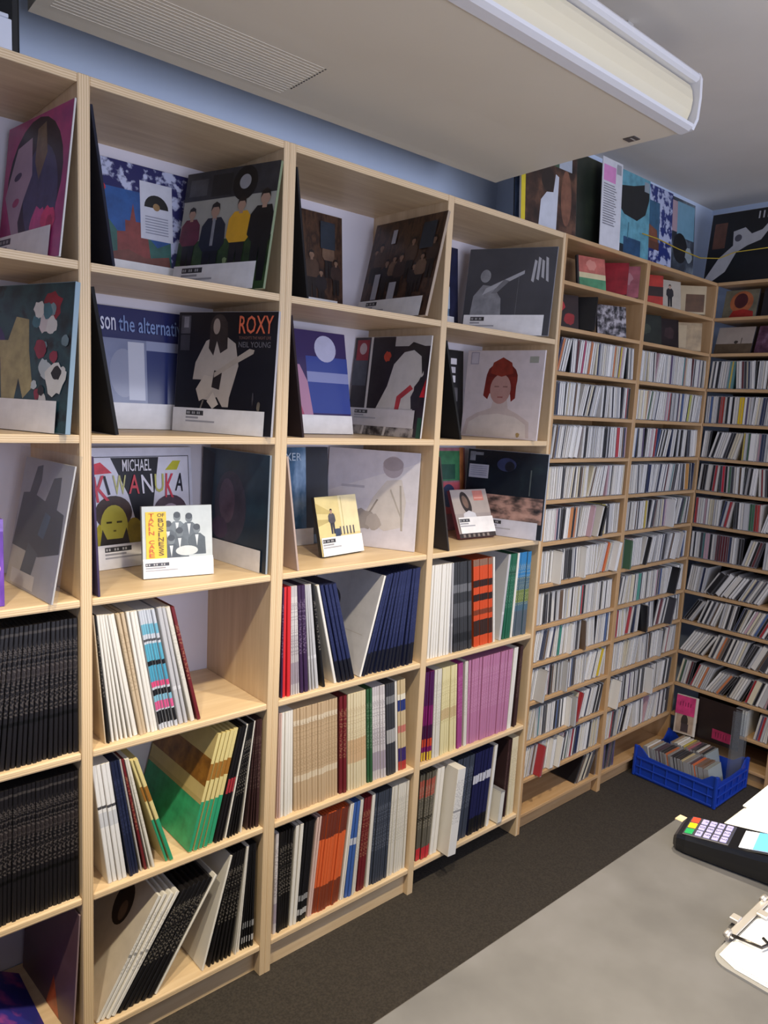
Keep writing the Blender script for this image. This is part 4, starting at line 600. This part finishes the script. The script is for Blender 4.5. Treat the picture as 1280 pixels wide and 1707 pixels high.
# printed faces of leaning filed records
def face_on(first, shapes):
    o = first
    art(o, SL, SL, shapes, 'cover_print', (0, 0, -math.pi / 2), (-0.0001, SL / 2, 0))
def filed(bay, si, k):
    want = 'record, %s from left, %s, %s' % (ordinal(k), SHN[si], BAYN[bay])
    return next(o for o in COL.objects if o.name.startswith('record_sleeve') and o.get('label', '').endswith(want))
face_on(filed('B', 4, 14), [(rect(0, 0, 1, 1), '#c9b57c'), (rect(0, 0, 1, 0.4), '#2f9a6c'), (rect(0, 0.55, 1, 0.78), mottled(((0.3, '#5f3c17'), (0.5, '#8a5b22'), (0.7, '#b07c33')), 20.0)), (rect(0, 0.4, 1, 0.44), '#b8a56e')])
face_on(filed('B', 5, 1), [(rect(0, 0, 1, 1), '#c6bcae'), (ell(0.62, 0.74, 0.13, 0.17), '#2a1d18'), (ell(0.66, 0.70, 0.05, 0.08), '#6b5548')])
face_on(filed('C', 3, 19), [(rect(0, 0, 1, 1), '#cfcdd0'), (ell(0.3, 0.62, 0.16, 0.13), '#4a4c52'), (rect(0.1, 0.38, 0.9, 0.384), '#b3a9a0')])
# ------------------------------------------------------------------ records on top of the disc racks
TG = 'records standing on top of the disc racks'
record('top_record', 'black record cover with blue edge at the left end on top of the racks', 1.805, 0.07, TOP, 0.0, 0.07, '#14151c', [(rect(0, 0, 0.14, 1), '#6a7fa6'), ([(0.14, 0.3), (0.3, 0.6), (0.2, 0.9)], '#3a5a8c')], group=TG, t=0.006, body='#191a22')
record('top_record', 'yellow-edged brown record cover with white-dressed figure on top of the racks', 1.788, 0.03, TOP, 0.0, 0.07, mottled(((0.35, '#241a17'), (0.5, '#3f2b23'), (0.65, '#6b4a38')), 14.0), [(rect(0, 0, 0.07, 1), '#d8c22e'), ([(0.3, 0.0), (0.34, 0.3), (0.44, 0.4), (0.56, 0.42), (0.6, 0.62), (0.66, 0.6), (0.62, 0.0)], '#c9ccd6'), (ell(0.46, 0.54, 0.12, 0.13), '#2a201c'), (ell(0.8, 0.4, 0.1, 0.3), '#7d5340'), (rect(0.5, 0.7, 0.9, 0.95), '#3f5a45'), (rect(0.66, 0.7, 0.9, 0.94), '#aeb6c2')], group=TG, t=0.008)
record('top_record', 'dark green record cover behind the white sign on top of the racks', 2.00, 0.05, TOP, 0.0, 0.07, mottled(((0.35, '#1a1f18'), (0.55, '#252b22'), (0.7, '#39402d')), 8.0), [(rect(0.02, 0.5, 0.06, 1), '#b7a233')], group=TG)
sg = record('top_sign', 'tall white paper sign with pink heading and typed lines on top of the racks', 2.133, 0.008, TOP, 0.0, 0.05, '#d2d2d8', [(rect(0.06, 0.74, 0.66, 0.92), '#d58ac0')] + [(rect(0.08, 0.70 - 0.028 * k, 0.62 + 0.16 * ((k * 7) % 3) / 3, 0.712 - 0.028 * k), '#7f7d84') for k in range(17)] + [(rect(0.7, 0.86, 0.92, 0.97), '#9a9ba2')], w=0.135, h=0.315, t=0.003, body='#d2d2d8', cat='sign')
record('top_record', 'teal record cover with a black shape on top of the racks', 2.285, 0.024, TOP, 0.0, 0.07, '#5f9aab', [([(0.2, 0.62), (0.3, 0.8), (0.6, 0.85), (0.98, 0.95), (0.98, 0.75), (0.9, 0.56), (0.7, 0.45), (0.4, 0.48)], '#131619'), (rect(0.4, 0.0, 0.8, 0.22), '#27496b'), (rect(0, 0, 0.4, 0.12), '#1d262e'), (blob(0.1, 0.2, 0.06, 3), '#23313a'), (rect(0.86, 0.84, 0.98, 0.96), '#8d98a0'), ([(0.18, 0.9), (0.2, 0.9), (0.22, 0.5), (0.2, 0.5)], '#42707f'), ([(0.5, 0.4), (0.52, 0.4), (0.5, 0.2), (0.48, 0.2)], '#42707f')], group=TG, t=0.006)
record('top_record', 'blue-bordered record cover with brown castle on top of the racks', 2.494, 0.036, TOP, 0.0, 0.07, mottled(((0.0, '#23306f'), (0.48, '#23306f'), (0.54, '#aeb6d2'), (1.0, '#b9c0da')), 22.0, 0.35, 'LINEAR', (1, 1, 1), 5), [(rect(0.08, 0.2, 0.66, 0.8), '#2f5a78'), ([(0.08, 0.2), (0.66, 0.2), (0.6, 0.45), (0.4, 0.5), (0.3, 0.65), (0.2, 0.48), (0.08, 0.5)], '#7b4a36'), (rect(0.08, 0.2, 0.66, 0.3), '#5b3a2e')], group=TG)
record('top_record', 'pink and blue record cover nearest the corner on top of the racks', 2.716, 0.048, TOP, 0.0, 0.07, mottled(((0.35, '#2a2c33'), (0.5, '#3d4550'), (0.62, '#6f7a84')), 9.0), [(rect(0.05, 0.55, 0.6, 0.95), '#a88f98'), (rect(0.5, 0.5, 0.98, 0.96), '#6f9ab0'), (ell(0.6, 0.35, 0.2, 0.2), '#191a1e'), (blob(0.85, 0.3, 0.12, 5), '#8f9aa0')], group=TG)
record('top_record', 'black record cover with white guitarist on top of the right-hand rack', 3.035, -0.078, TOP, -1.571, 0.1, '#111114', [(rect(0.06, 0.5, 0.24, 0.86), '#5c3a2c'), ([(0.0, 0.05), (0.18, 0.36), (0.36, 0.52), (0.34, 0.72), (0.5, 0.76), (0.6, 0.66), (0.74, 0.7), (0.82, 0.8), (0.86, 0.74), (0.74, 0.56), (0.56, 0.5), (0.42, 0.42), (0.3, 0.16), (0.1, 0.02)], '#a9a8ac'), (ell(0.42, 0.62, 0.05, 0.05), '#4a4852')] + [(rect(0.66 + 0.06 * k, 0.86, 0.68 + 0.06 * k, 0.96), '#b0b0b4') for k in range(5)], group=TG, t=0.006)
record('top_record', 'plain black record cover at the right edge on top of the right-hand rack', 3.035, -0.40, TOP, -1.571, 0.1, '#0f0f12', [(rect(0.2, 0.3, 0.7, 0.32), '#3d3d42')], group=TG, t=0.006)
tag(tube('yellow_cord', [(2.36, 0.012, TOP + 0.095), (2.45, -0.003, TOP + 0.09), (2.62, -0.004, TOP + 0.08), (2.82, -0.004, TOP + 0.076), (2.98, -0.01, TOP + 0.1), (3.02, -0.06, TOP + 0.128), (3.02, -0.25, TOP + 0.132)], 0.0022, flat('#b59a2a', 0.6), n=6), 'thin yellow cord stretched in front of the records on the racks', 'cord')
# ------------------------------------------------------------------ disc cases
CT, CDD, CH = 0.0104, 0.142, 0.125
def disc_verts(t):
    c = 0.0009
    V = [(0, 0, 0), (t, 0, 0), (t, CDD, 0), (0, CDD, 0), (0, 0, CH), (t, 0, CH), (t, CDD, CH), (0, CDD, CH), (c, 0, 0.003), (t - c, 0, 0.003), (t - c, 0, CH - 0.003), (c, 0, CH - 0.003), (c, 0.0006, 0.003), (t - c, 0.0006, 0.003), (t - c, 0.0006, CH - 0.003), (c, 0.0006, CH - 0.003)]
    F = [(0, 3, 2, 1), (4, 5, 6, 7), (1, 2, 6, 5), (3, 0, 4, 7), (2, 3, 7, 6), (0, 1, 9, 8), (1, 5, 10, 9), (5, 4, 11, 10), (4, 0, 8, 11), (8, 9, 13, 12), (9, 10, 14, 13), (10, 11, 15, 14), (11, 8, 12, 15), (12, 13, 14, 15)]
    return V, F
case_m = flat('#8f8f92', 0.2)
DISC = {}
def disc_mesh(t):
    k = round(t, 4)
    if k not in DISC:
        V, F = disc_verts(t); DISC[k] = mesh_from('disc_case', V, F, [flat('#dddad4', 0.3), case_m], [0 if i in (2, 3, 13) else 1 for i in range(14)])
    return DISC[k]
def inlay(c): return spine_mat(c, (), '#55555a' if sum(lin(c)[:3]) > 0.9 else '#b9b5ad', 0.3)
PAL = [('white', '#e6e3de', 46), ('off-white', '#d6d1c8', 18), ('light grey', '#bfbebe', 12), ('cream', '#d9ceb2', 5), ('black', '#1c1c20', 11), ('charcoal', '#3c3c42', 5), ('navy', '#2a3350', 3), ('red', '#a83238', 1.6), ('maroon', '#5f2a2e', 1.5), ('orange', '#c8794a', 0.7), ('yellow', '#cdb545', 0.5), ('green', '#4a6b52', 0.7), ('teal', '#5a8a8a', 0.7), ('blue', '#4a6290', 1), ('purple', '#57446a', 0.9), ('pink', '#c2a0a8', 1), ('brown', '#6a5646', 1.6)]
PC = [p for p in PAL for _ in range(int(p[2] * 10))]
PWALL = [p for p in PAL for _ in range(int(p[2] * (0.45 if p[0] == 'white' else 1.0) * 10))]  # same case colours mixed with fewer whites
rnd = random.Random(21)
DISCS = []   # (world matrix, thickness, colour word, colour, label place, ordinal)
def fill_row(length, place, frame, pal, accents=(), pull=0.0, gap_end=0.0, bias=0):
    """frame(s, depth_offset, lean, t) -> world matrix for a case starting s metres along the shelf."""
    s = 0.003; k = 0; seg = 0; lean = 0.0; prev_top = 0.0
    while s < length - 0.014 - gap_end:
        if seg <= 0:
            seg = rnd.randint(4, 11)
            new = math.radians(rnd.choice([0, 0, 1.5, 3, 6, 9, 14, -2, -5] if not bias else [6, 10, 16, 22, 26, 30, 18]))
            if new < 0 and s < 0.03: new = 0.0
            # keep tops clear of the neighbours on the left when turning further left
            if new < lean: s += CH * (math.sin(lean) - math.sin(new)) * 0.98
            lean = new
        t = rnd.choice([CT, CT, CT, CT, CT, 0.0072, 0.0072, 0.0235 if rnd.random() < 0.35 else CT])
        w, c, _ = rnd.choice(pal)
        for a, b, ww, cc in accents:
            if a <= s < b: w, c = ww, cc
        room = length - 0.004 - s
        if CH * math.sin(lean) + t / math.cos(lean) > room: lean = max(0.0, math.asin(max(0.0, min(0.99, (room - t - 0.001) / CH))))
        if lean == 0.0 and t > room: break
        k += 1
        dy = rnd.uniform(0, 0.006)
        if rnd.random() < pull: dy = -rnd.uniform(0.012, 0.04)
        DISCS.append((frame(s, dy, lean, t), t, w, c, place, k))
        s += t / math.cos(lean) + 0.0006; seg -= 1
def frame_back(x0, z):
    def f(s, dy, lean, t):
        lift = t * math.sin(lean) if lean > 0 else 0.0
        return Matrix.Translation((x0 + s, 0.010 + dy, z + lift + 0.0004)) @ Matrix.Rotation(lean, 4, 'Y')
    return f
def frame_right(y0, z):
    def f(s, dy, lean, t):
        lift = t * math.sin(lean) if lean > 0 else 0.0
        return Matrix.Translation((X_F + 0.010 + dy, y0 - s, z + lift + 0.0004)) @ Matrix.Rotation(-math.pi / 2, 4, 'Z') @ Matrix.Rotation(lean, 4, 'Y')
    return f
xl0, xl1, xr0, xr1 = X_DE + 0.0125, X_E - 0.0125, X_E + 0.0125, X_F
ACC = {('L', 2): [(0.16, 0.175, 'pink', '#b83a62')], ('L', 4): [(0.455, 0.475, 'red', '#c22a35')], ('L', 6): [(0.17, 0.19, 'orange', '#d88a4a'), (0.40, 0.415, 'yellow', '#d9c72f')], ('L', 7): [(0.42, 0.43, 'maroon', '#7a2028'), (0.435, 0.45, 'orange', '#d8692c')], ('L', 8): [(0.30, 0.31, 'red', '#c42c3a')], ('L', 9): [(0.16, 0.175, 'teal', '#2f8f7c')], ('L', 10): [(0.46, 0.478, 'yellow', '#d6b62c')], ('R', 3): [(0.08, 0.10, 'orange', '#cf8a3c'), (0.46, 0.475, 'yellow green', '#c3c44a')], ('R', 5): [(0.51, 0.53, 'orange', '#d89a3a')], ('R', 7): [(0.5, 0.52, 'green', '#3aa05a')], ('R', 8): [(0.17, 0.19, 'teal', '#3a9a86')], ('R', 9): [(0.36, 0.39, 'maroon', '#6f1f2a')], ('W', 3): [(0.06, 0.08, 'red', '#a83a30'), (0.14, 0.165, 'yellow', '#e0bb20')], ('W', 5): [(0.105, 0.125, 'red', '#c0283c')], ('W', 6): [(0.25, 0.27, 'green', '#3a6b4c'), (0.275, 0.29, 'red', '#b03a36')], ('W', 7): [(0.12, 0.17, 'maroon', '#5d1f28')]}
SH = ['first', 'second', 'third', 'fourth', 'fifth', 'sixth', 'seventh', 'eighth', 'ninth', 'tenth', 'eleventh', 'twelfth', 'thirteenth', 'fourteenth']
for i in range(2, 13):
    pull = 0.0 if i < 6 else 0.05
    fill_row(xl1 - xl0, '%s shelf of the left disc column' % SH[i], frame_back(xl0, CDZ[i]), PC, ACC.get(('L', i), ()), pull)
    fill_row(xr1 - xr0, '%s shelf of the middle disc column' % SH[i], frame_back(xr0, CDZ[i]), PC, ACC.get(('R', i), ()), pull)
    if i < 12: fill_row(0.455, '%s shelf of the right-hand wall rack' % SH[i], frame_right(-0.003, CDZ[i]), PWALL, ACC.get(('W', i), ()), 0.0, 0, 1 if i >= 8 else 0)
for i in range(2, 13): fill_row(0.472, '%s shelf of the second right-hand bay' % SH[i], frame_right(-0.488, CDZ[i]), PWALL, ())
def tail_row(x0, x1, place, z, pal):
    fill_row(x1 - x0, place, frame_back(x0, z), pal, (), 0, 0, 1)
BR = [p for p in PAL if p[0] in ('brown', 'charcoal', 'cream', 'black')]
tail_row(2.24, xl1, 'bottom shelf of the left disc column', CDZ[13], BR)
fill_row(0.12, 'bottom shelf of the middle disc column', frame_back(xr0, CDZ[13]), [p for p in PAL if p[0] in ('purple', 'maroon', 'brown', 'charcoal')], ())
def frame_right_at(y0): return frame_right(y0, CDZ[12])
fill_row(0.075, 'thirteenth shelf of the right-hand wall rack', frame_right_at(-0.385), PWALL, ())
DISCS.sort(key=lambda d: (d[0].translation - CP).length + (9 if d[0].translation.x > X_F else 0))
NEAR = 255
far = DISCS[NEAR:]
for M, t, w, c, place, k in DISCS[:NEAR]:
    o = obj('disc_case', disc_mesh(t)); o.matrix_world = M
    o.material_slots[0].link = 'OBJECT'; o.material_slots[0].material = inlay(c)
    tag(o, '%s disc case, %s from left, %s' % (w, ordinal(k), place), 'disc case', 'disc cases on the rack shelves')
# the remaining, smaller-looking cases as one object, each with its own geometry and printed colour
V, F, I, CA = [], [], [], []
for M, t, w, c, place, k in far:
    v, f = disc_verts(t); s0 = len(V)
    V += [tuple(M @ Vector(p)) for p in v]; F += [tuple(s0 + q for q in ff) for ff in f]
    I += [0 if i in (2, 3, 13) else 1 for i in range(14)]; CA += [lin(c)] * 14
cm, nt, b = base_mat('disc_inlays', 0.3)
at = nt.nodes.new('ShaderNodeAttribute'); at.attribute_name = 'inlay'; nt.links.new(at.outputs['Color'], b.inputs['Base Color'])
me = mesh_from('disc_cases', V, F, [cm, case_m], I)
ca = me.color_attributes.new('inlay', 'FLOAT_COLOR', 'CORNER')
for p in me.polygons:
    for li in p.loop_indices: ca.data[li].color = CA[p.index]
o = obj('disc_cases', me); o['kind'] = 'stuff'
tag(o, 'rows of distant disc cases packed on the corner and right-hand rack shelves', 'disc cases')
# disc covers displayed facing out on the two top shelves of the racks
DG = 'disc covers displayed on the top rack shelves'
def disc_cover(label, x, y, z, yaw, lean, bg, shapes=(), w=0.14, body='#3a3a3e', t=0.0104):
    return record('displayed_disc', label, x, y, z, yaw, lean, bg, shapes, None, w, 0.125, t, body, 'disc cover', DG)
C1, C2 = CDZ[0], CDZ[1]
disc_cover('red, peach and green disc cover on the top shelf of left disc column', 2.10, 0.045, C1, -0.25, 0.18, '#b9675c', [(rect(0, 0, 1, 0.34), '#4f8a64'), (rect(0, 0.34, 1, 0.5), '#d0c29a'), (blob(0.5, 0.74, 0.2, 4), '#cf8a7c'), (rect(0, 0, 0.06, 1), '#2b2a2c')])
disc_cover('small yellow-marked disc cover in the left corner of the top disc shelf', 1.945, 0.12, C1, 0.0, 0.12, '#3a2d24', [(blob(0.35, 0.55, 0.2, 2), '#c9962c')])
disc_cover('deep red disc cover turned sideways on the top shelf of left disc column', 2.225, 0.055, C1, -1.0, 0.15, '#8f1d2a', [(rect(0.1, 0.1, 0.2, 0.9), '#b9505a')])
disc_cover('dusty pink disc cover at right on the top shelf of left disc column', 2.31, 0.055, C1, -1.0, 0.15, '#9c5560', [(blob(0.6, 0.6, 0.25, 3), '#b57f86')])
disc_cover('red-figured dark disc cover at left on second shelf of left disc column', 1.938, 0.045, C2, -0.3, 0.15, '#2a1a1a', [(blob(0.35, 0.7, 0.25, 5), '#a82a2e'), (blob(0.7, 0.3, 0.22, 6), '#8e2426')])
disc_cover('black disc case leaning sideways on second shelf of left disc column', 2.02, 0.05, C2, -1.1, 0.16, '#0f0f12', [], t=0.02, body='#101013')
disc_cover('beige-figured disc cover at the back of second shelf, left disc column', 2.135, 0.11, C2, -0.1, 0.15, '#3b3028', [(blob(0.6, 0.45, 0.28, 7), '#a58c6a')])
disc_cover('black and white patterned disc cover on second shelf of left disc column', 2.265, 0.045, C2, -0.35, 0.16, mottled(((0.4, '#1b1a1c'), (0.5, '#6b666b'), (0.6, '#b3aeb2')), 40.0), [])
disc_cover('red and black banded disc cover, top shelf of middle disc column', 2.52, 0.05, C1, -0.5, 0.14, '#a52c22', [(rect(0, 0.3, 1, 0.62), '#2c1a18')])
disc_cover('white disc cover with a black figure, top shelf of middle disc column', 2.685, 0.045, C1, -0.3, 0.14, '#b3aa9c', person(0.55, 0.1, 0.75, '#2b2628', '#1d1b1c'))
disc_cover('beige disc box with a brown panel, top shelf of middle disc column', 2.86, 0.045, C1, -0.75, 0.1, '#b5a282', [(rect(0.4, 0.08, 0.95, 0.7), '#5a3c24')], w=0.15, t=0.03, body='#a59a84')
disc_cover('dark olive disc cover on second shelf of middle disc column', 2.56, 0.05, C2, -0.3, 0.14, '#22261f', [(blob(0.4, 0.5, 0.2, 8), '#3a4034')])
disc_cover('dark brown disc cover on second shelf of middle disc column', 2.71, 0.05, C2, -0.3, 0.14, '#241a1c', [(blob(0.6, 0.5, 0.25, 9), '#3a2a2c')])
disc_cover('pale tan disc box on second shelf of middle disc column', 2.87, 0.045, C2, -0.7, 0.1, '#a48d6c', [(rect(0.1, 0.1, 0.5, 0.9), '#b7a280')], t=0.02, body='#a08a6a')
disc_cover('disc cover with red-lit round portrait on top shelf, right-hand wall rack', X_F + 0.035, -0.095, C1, -1.571, 0.16, '#6f6a58', [(ell(0.52, 0.55, 0.34, 0.4), '#a8603c'), (ell(0.5, 0.6, 0.2, 0.27), '#4a1f24'), ([(0.2, 0), (0.3, 0.24), (0.6, 0.3), (0.9, 0.2), (0.92, 0)], '#a02a24')], w=0.15)
disc_cover('dark disc cover right of the portrait, top shelf, right-hand wall rack', X_F + 0.035, -0.26, C1, -1.571, 0.16, '#221e22', [(blob(0.5, 0.5, 0.3, 3), '#2f2a2c')])
disc_cover('disc cover with pale sky over brown ground, second shelf, right-hand wall rack', X_F + 0.035, -0.082, C2, -1.571, 0.3, '#a89c92', [(rect(0, 0, 1, 0.36), '#5b4c3c'), (blob(0.55, 0.42, 0.07, 3), '#3a3430'), (rect(0.68, 0.36, 0.7, 0.58), '#4c443c')], w=0.165)
disc_cover('purple patterned disc cover on second shelf, right-hand wall rack', X_F + 0.035, -0.25, C2, -1.571, 0.3, mottled(((0.35, '#3a2433'), (0.5, '#5c3a4e'), (0.65, '#7d6478')), 25.0), [])
# ------------------------------------------------------------------ blue crate of discs in the corner
CX0, CX1, CY0, CY1 = 2.690, 3.000, -0.388, -0.012
crate = thing('plastic_crate', 'blue plastic crate full of disc cases on the floor in the corner', 'crate', ((CX0 + CX1) / 2, (CY0 + CY1) / 2, 0))
blue = flat('#1b3fa8', 0.35)
def rim_wall(x0, y0, x1, y1, name):
    """Crate side with raised corners, ribs and a thick rim; built as one slab between two corner posts."""
    d = Vector((x1 - x0, y1 - y0, 0)); L = d.length; d.normalize(); nrm = Vector((d.y, -d.x, 0)); th = 0.006
    prof = [(0.0, 0.145), (0.07, 0.140), (0.17, 0.108), (0.5, 0.104), (0.83, 0.108), (0.93, 0.140), (1.0, 0.145)]
    V = []
    for off in (0.0, th):
        for u, h in prof:
            p = Vector((x0, y0, 0)) + d * (L * u) - nrm * off
            V += [(p.x, p.y, 0.004), (p.x, p.y, h)]
    n = len(prof); F = []
    for i in range(n - 1):
        a = 2 * i; F.append((a, a + 2, a + 3, a + 1)); b = 2 * n + 2 * i; F.append((b, b + 1, b + 3, b + 2)); F.append((a + 1, a + 3, b + 3, b + 1)); F.append((a, b, b + 2, a + 2))
    F += [(0, 1, 2 * n + 1, 2 * n), (2 * n - 2, 4 * n - 2, 4 * n - 1, 2 * n - 1)]
    me = mesh_from(name, V, F, [blue]); bm = bmesh.new(); bm.from_mesh(me); bmesh.ops.recalc_face_normals(bm, faces=bm.faces); bm.to_mesh(me); bm.free()
    o = obj(name, me, crate); o.location = -Vector(crate.location)
    for zz, hh in ((0.012, 0.008), (0.052, 0.006), (0.092, 0.008)):
        a = Vector((x0, y0, 0)) + nrm * 0.003; c = a + d * (L / 2)
        r = obj('rib', bevel_box('rib', L - 0.02 if abs(d.x) > 0.5 else 0.008, 0.008 if abs(d.x) > 0.5 else L - 0.02, hh, blue, 0.0015), crate); r.location = Vector((c.x, c.y, zz)) - Vector(crate.location)
    m = int(L / 0.055)
    for k in range(m):
        c = Vector((x0, y0, 0)) + nrm * 0.003 + d * (L * (k + 0.5) / m)
        r = obj('rib', bevel_box('rib', 0.006, 0.006, 0.085, blue, 0.0015), crate); r.location = Vector((c.x, c.y, 0.052)) - Vector(crate.location)
rim_wall(CX0, CY1, CX0, CY0, 'crate_side'); rim_wall(CX0, CY0, CX1, CY0, 'crate_side'); rim_wall(CX1, CY0, CX1, CY1, 'crate_side'); rim_wall(CX1, CY1, CX0, CY1, 'crate_side')
box('crate_floor', CX0, CX1, CY0, CY1, 0.0, 0.006, blue, crate, 0.002)
for x in (CX0, CX1):
    for y in (CY0, CY1): box('corner_post', x - 0.007, x + 0.007, y - 0.007, y + 0.007, 0.002, 0.148, blue, crate, 0.004, None, 2)
crnd = random.Random(5)
CPAL = [('brown', '#7d6252'), ('white', '#dcd8d0'), ('black', '#222025'), ('grey', '#8d8a88'), ('clear grey', '#9aa3a3'), ('white', '#d8d3cb'), ('dark plum', '#4a3340'), ('cream', '#c9b998'), ('black', '#1c1b1f'), ('tan', '#a08465')]
SPEC = {(0, 4): ('orange', '#d8662a'), (1, 9): ('yellow', '#cdb93a'), (1, 7): ('pink', '#b5606c'), (0, 12): ('orange', '#c8682f'), (1, 4): ('white', '#e2dfd6'), (1, 11): ('white', '#e2dfd6'), (0, 7): ('cream', '#cbb98a')}
for colm in range(2):
    xx = CX0 + 0.020 + colm * 0.142
    k = 0; y = CY0 + 0.018 + 0.075 * colm
    while y < CY1 - 0.055 - 0.06 * colm:
        k += 1
        t = crnd.choice([0.0104, 0.0104, 0.0104, 0.0155, 0.022])
        w, c = SPEC.get((colm, k), crnd.choice(CPAL))
        a = math.radians(14)
        M = Matrix.Translation((xx + crnd.uniform(-0.004, 0.006), y, 0.0075 + t * math.sin(a))) @ Matrix.Rotation(-a, 4, 'X')
        # spine on top: case height axis lies along world x, spine faces up
        B = Matrix(((0, 0, 1, 0), (1, 0, 0, 0), (0, -1, 0, CDD), (0, 0, 0, 1)))
        o = obj('disc_case', disc_mesh(t)); o.matrix_world = M @ B
        o.material_slots[0].link = 'OBJECT'; o.material_slots[0].material = inlay(c)
        tag(o, '%s disc case in blue crate, %s from the front, %s row' % (w, ordinal(k), 'left' if colm == 0 else 'right'), 'disc case', 'disc cases in the blue crate')
        y += t / math.cos(a) + 0.0022
# price cards and sleeves standing behind the crate against the right-hand rack
pc = record('price_card', 'white-framed picture card with a pink price tag standing behind the crate', 2.985, -0.09, 0.150, -1.42, 0.05, '#c2b3a2', [(rect(0.08, 0.04, 0.86, 0.5), '#a8917c'), (ell(0.46, 0.34, 0.16, 0.17), '#3a302c'), (rect(0.32, 0.06, 0.66, 0.28), '#45393a'), (rect(0.9, 0, 1, 1), '#d3ccc2')], w=0.10, h=0.19, t=0.003, body='#c9c0b2', cat='price card')
pc.location.z = 0.148
tg = art(pc, 0.10, 0.19, [(rect(0.0, 0.5, 0.88, 0.98), '#c93a72')] + [(rect(0.18 + 0.12 * k, 0.72, 0.215 + 0.12 * k, 0.82 + 0.02 * (k % 2)), '#7a1f45') for k in range(5)], 'pink_tag'); tg.location.y = -0.002
pd = record('displayed_record', 'dark brown record with a pink price tag leaning behind the blue crate', 3.0115, -0.235, 0.148, -1.571, 0.0, mottled(((0.35, '#1c1414'), (0.6, '#2c1f1d'), (0.75, '#3a2825')), 6.0), [(rect(0.38, 0.10, 0.82, 0.34), '#a32a52')] + [(rect(0.46 + 0.06 * k, 0.16, 0.475 + 0.06 * k, 0.28), '#5c1630') for k in range(5)], w=0.20, h=0.20, t=0.003, body='#241a1a')
ar = thing('acrylic_holder', 'clear acrylic disc holder with two white cases beside the crate', 'disc holder', (2.968, -0.348, 0.0085))
for x in (-0.012, 0.016): obj('acrylic_panel', bevel_box('acrylic_panel', 0.003, 0.06, 0.345, clear_plastic('acrylic_holder', '#b9bcc2', 0.09, 0.05), 0.0008), ar, (x, 0, 0.1725))
obj('acrylic_panel', bevel_box('acrylic_panel', 0.031, 0.06, 0.003, clear_plastic('acrylic_holder', '#b9bcc2', 0.09, 0.05), 0.0008), ar, (0.002, 0, 0.0015))
for i in range(3):
    o = obj('disc_case', disc_mesh(0.0104 if i else 0.0235)); o.matrix_world = Matrix.Translation((X_F + 0.004, -0.305 - (0.026 if i else 0) - 0.0135 * max(0, i - 1), CDZ[12] + 0.0004)) @ Matrix.Rotation(-math.pi / 2, 4, 'Z')
    o.material_slots[0].link = 'OBJECT'; o.material_slots[0].material = inlay('#dcd8cc')
    tag(o, 'white disc case beside the acrylic holder on the low right-hand shelf, %s from left' % ordinal(i + 1), 'disc case', 'white cases on the low right-hand shelf')
sb = obj('disc_case', disc_mesh(0.0235)); sb.matrix_world = Matrix.Translation((1.712, -0.004, LPZ[5] + 0.004)) @ Matrix.Rotation(math.radians(4), 4, 'Y')
sb.material_slots[0].link = 'OBJECT'; sb.material_slots[0].material = inlay('#e0ddd4')
tag(sb, 'small white disc case among tall records on the bottom shelf, fourth bay', 'disc case')
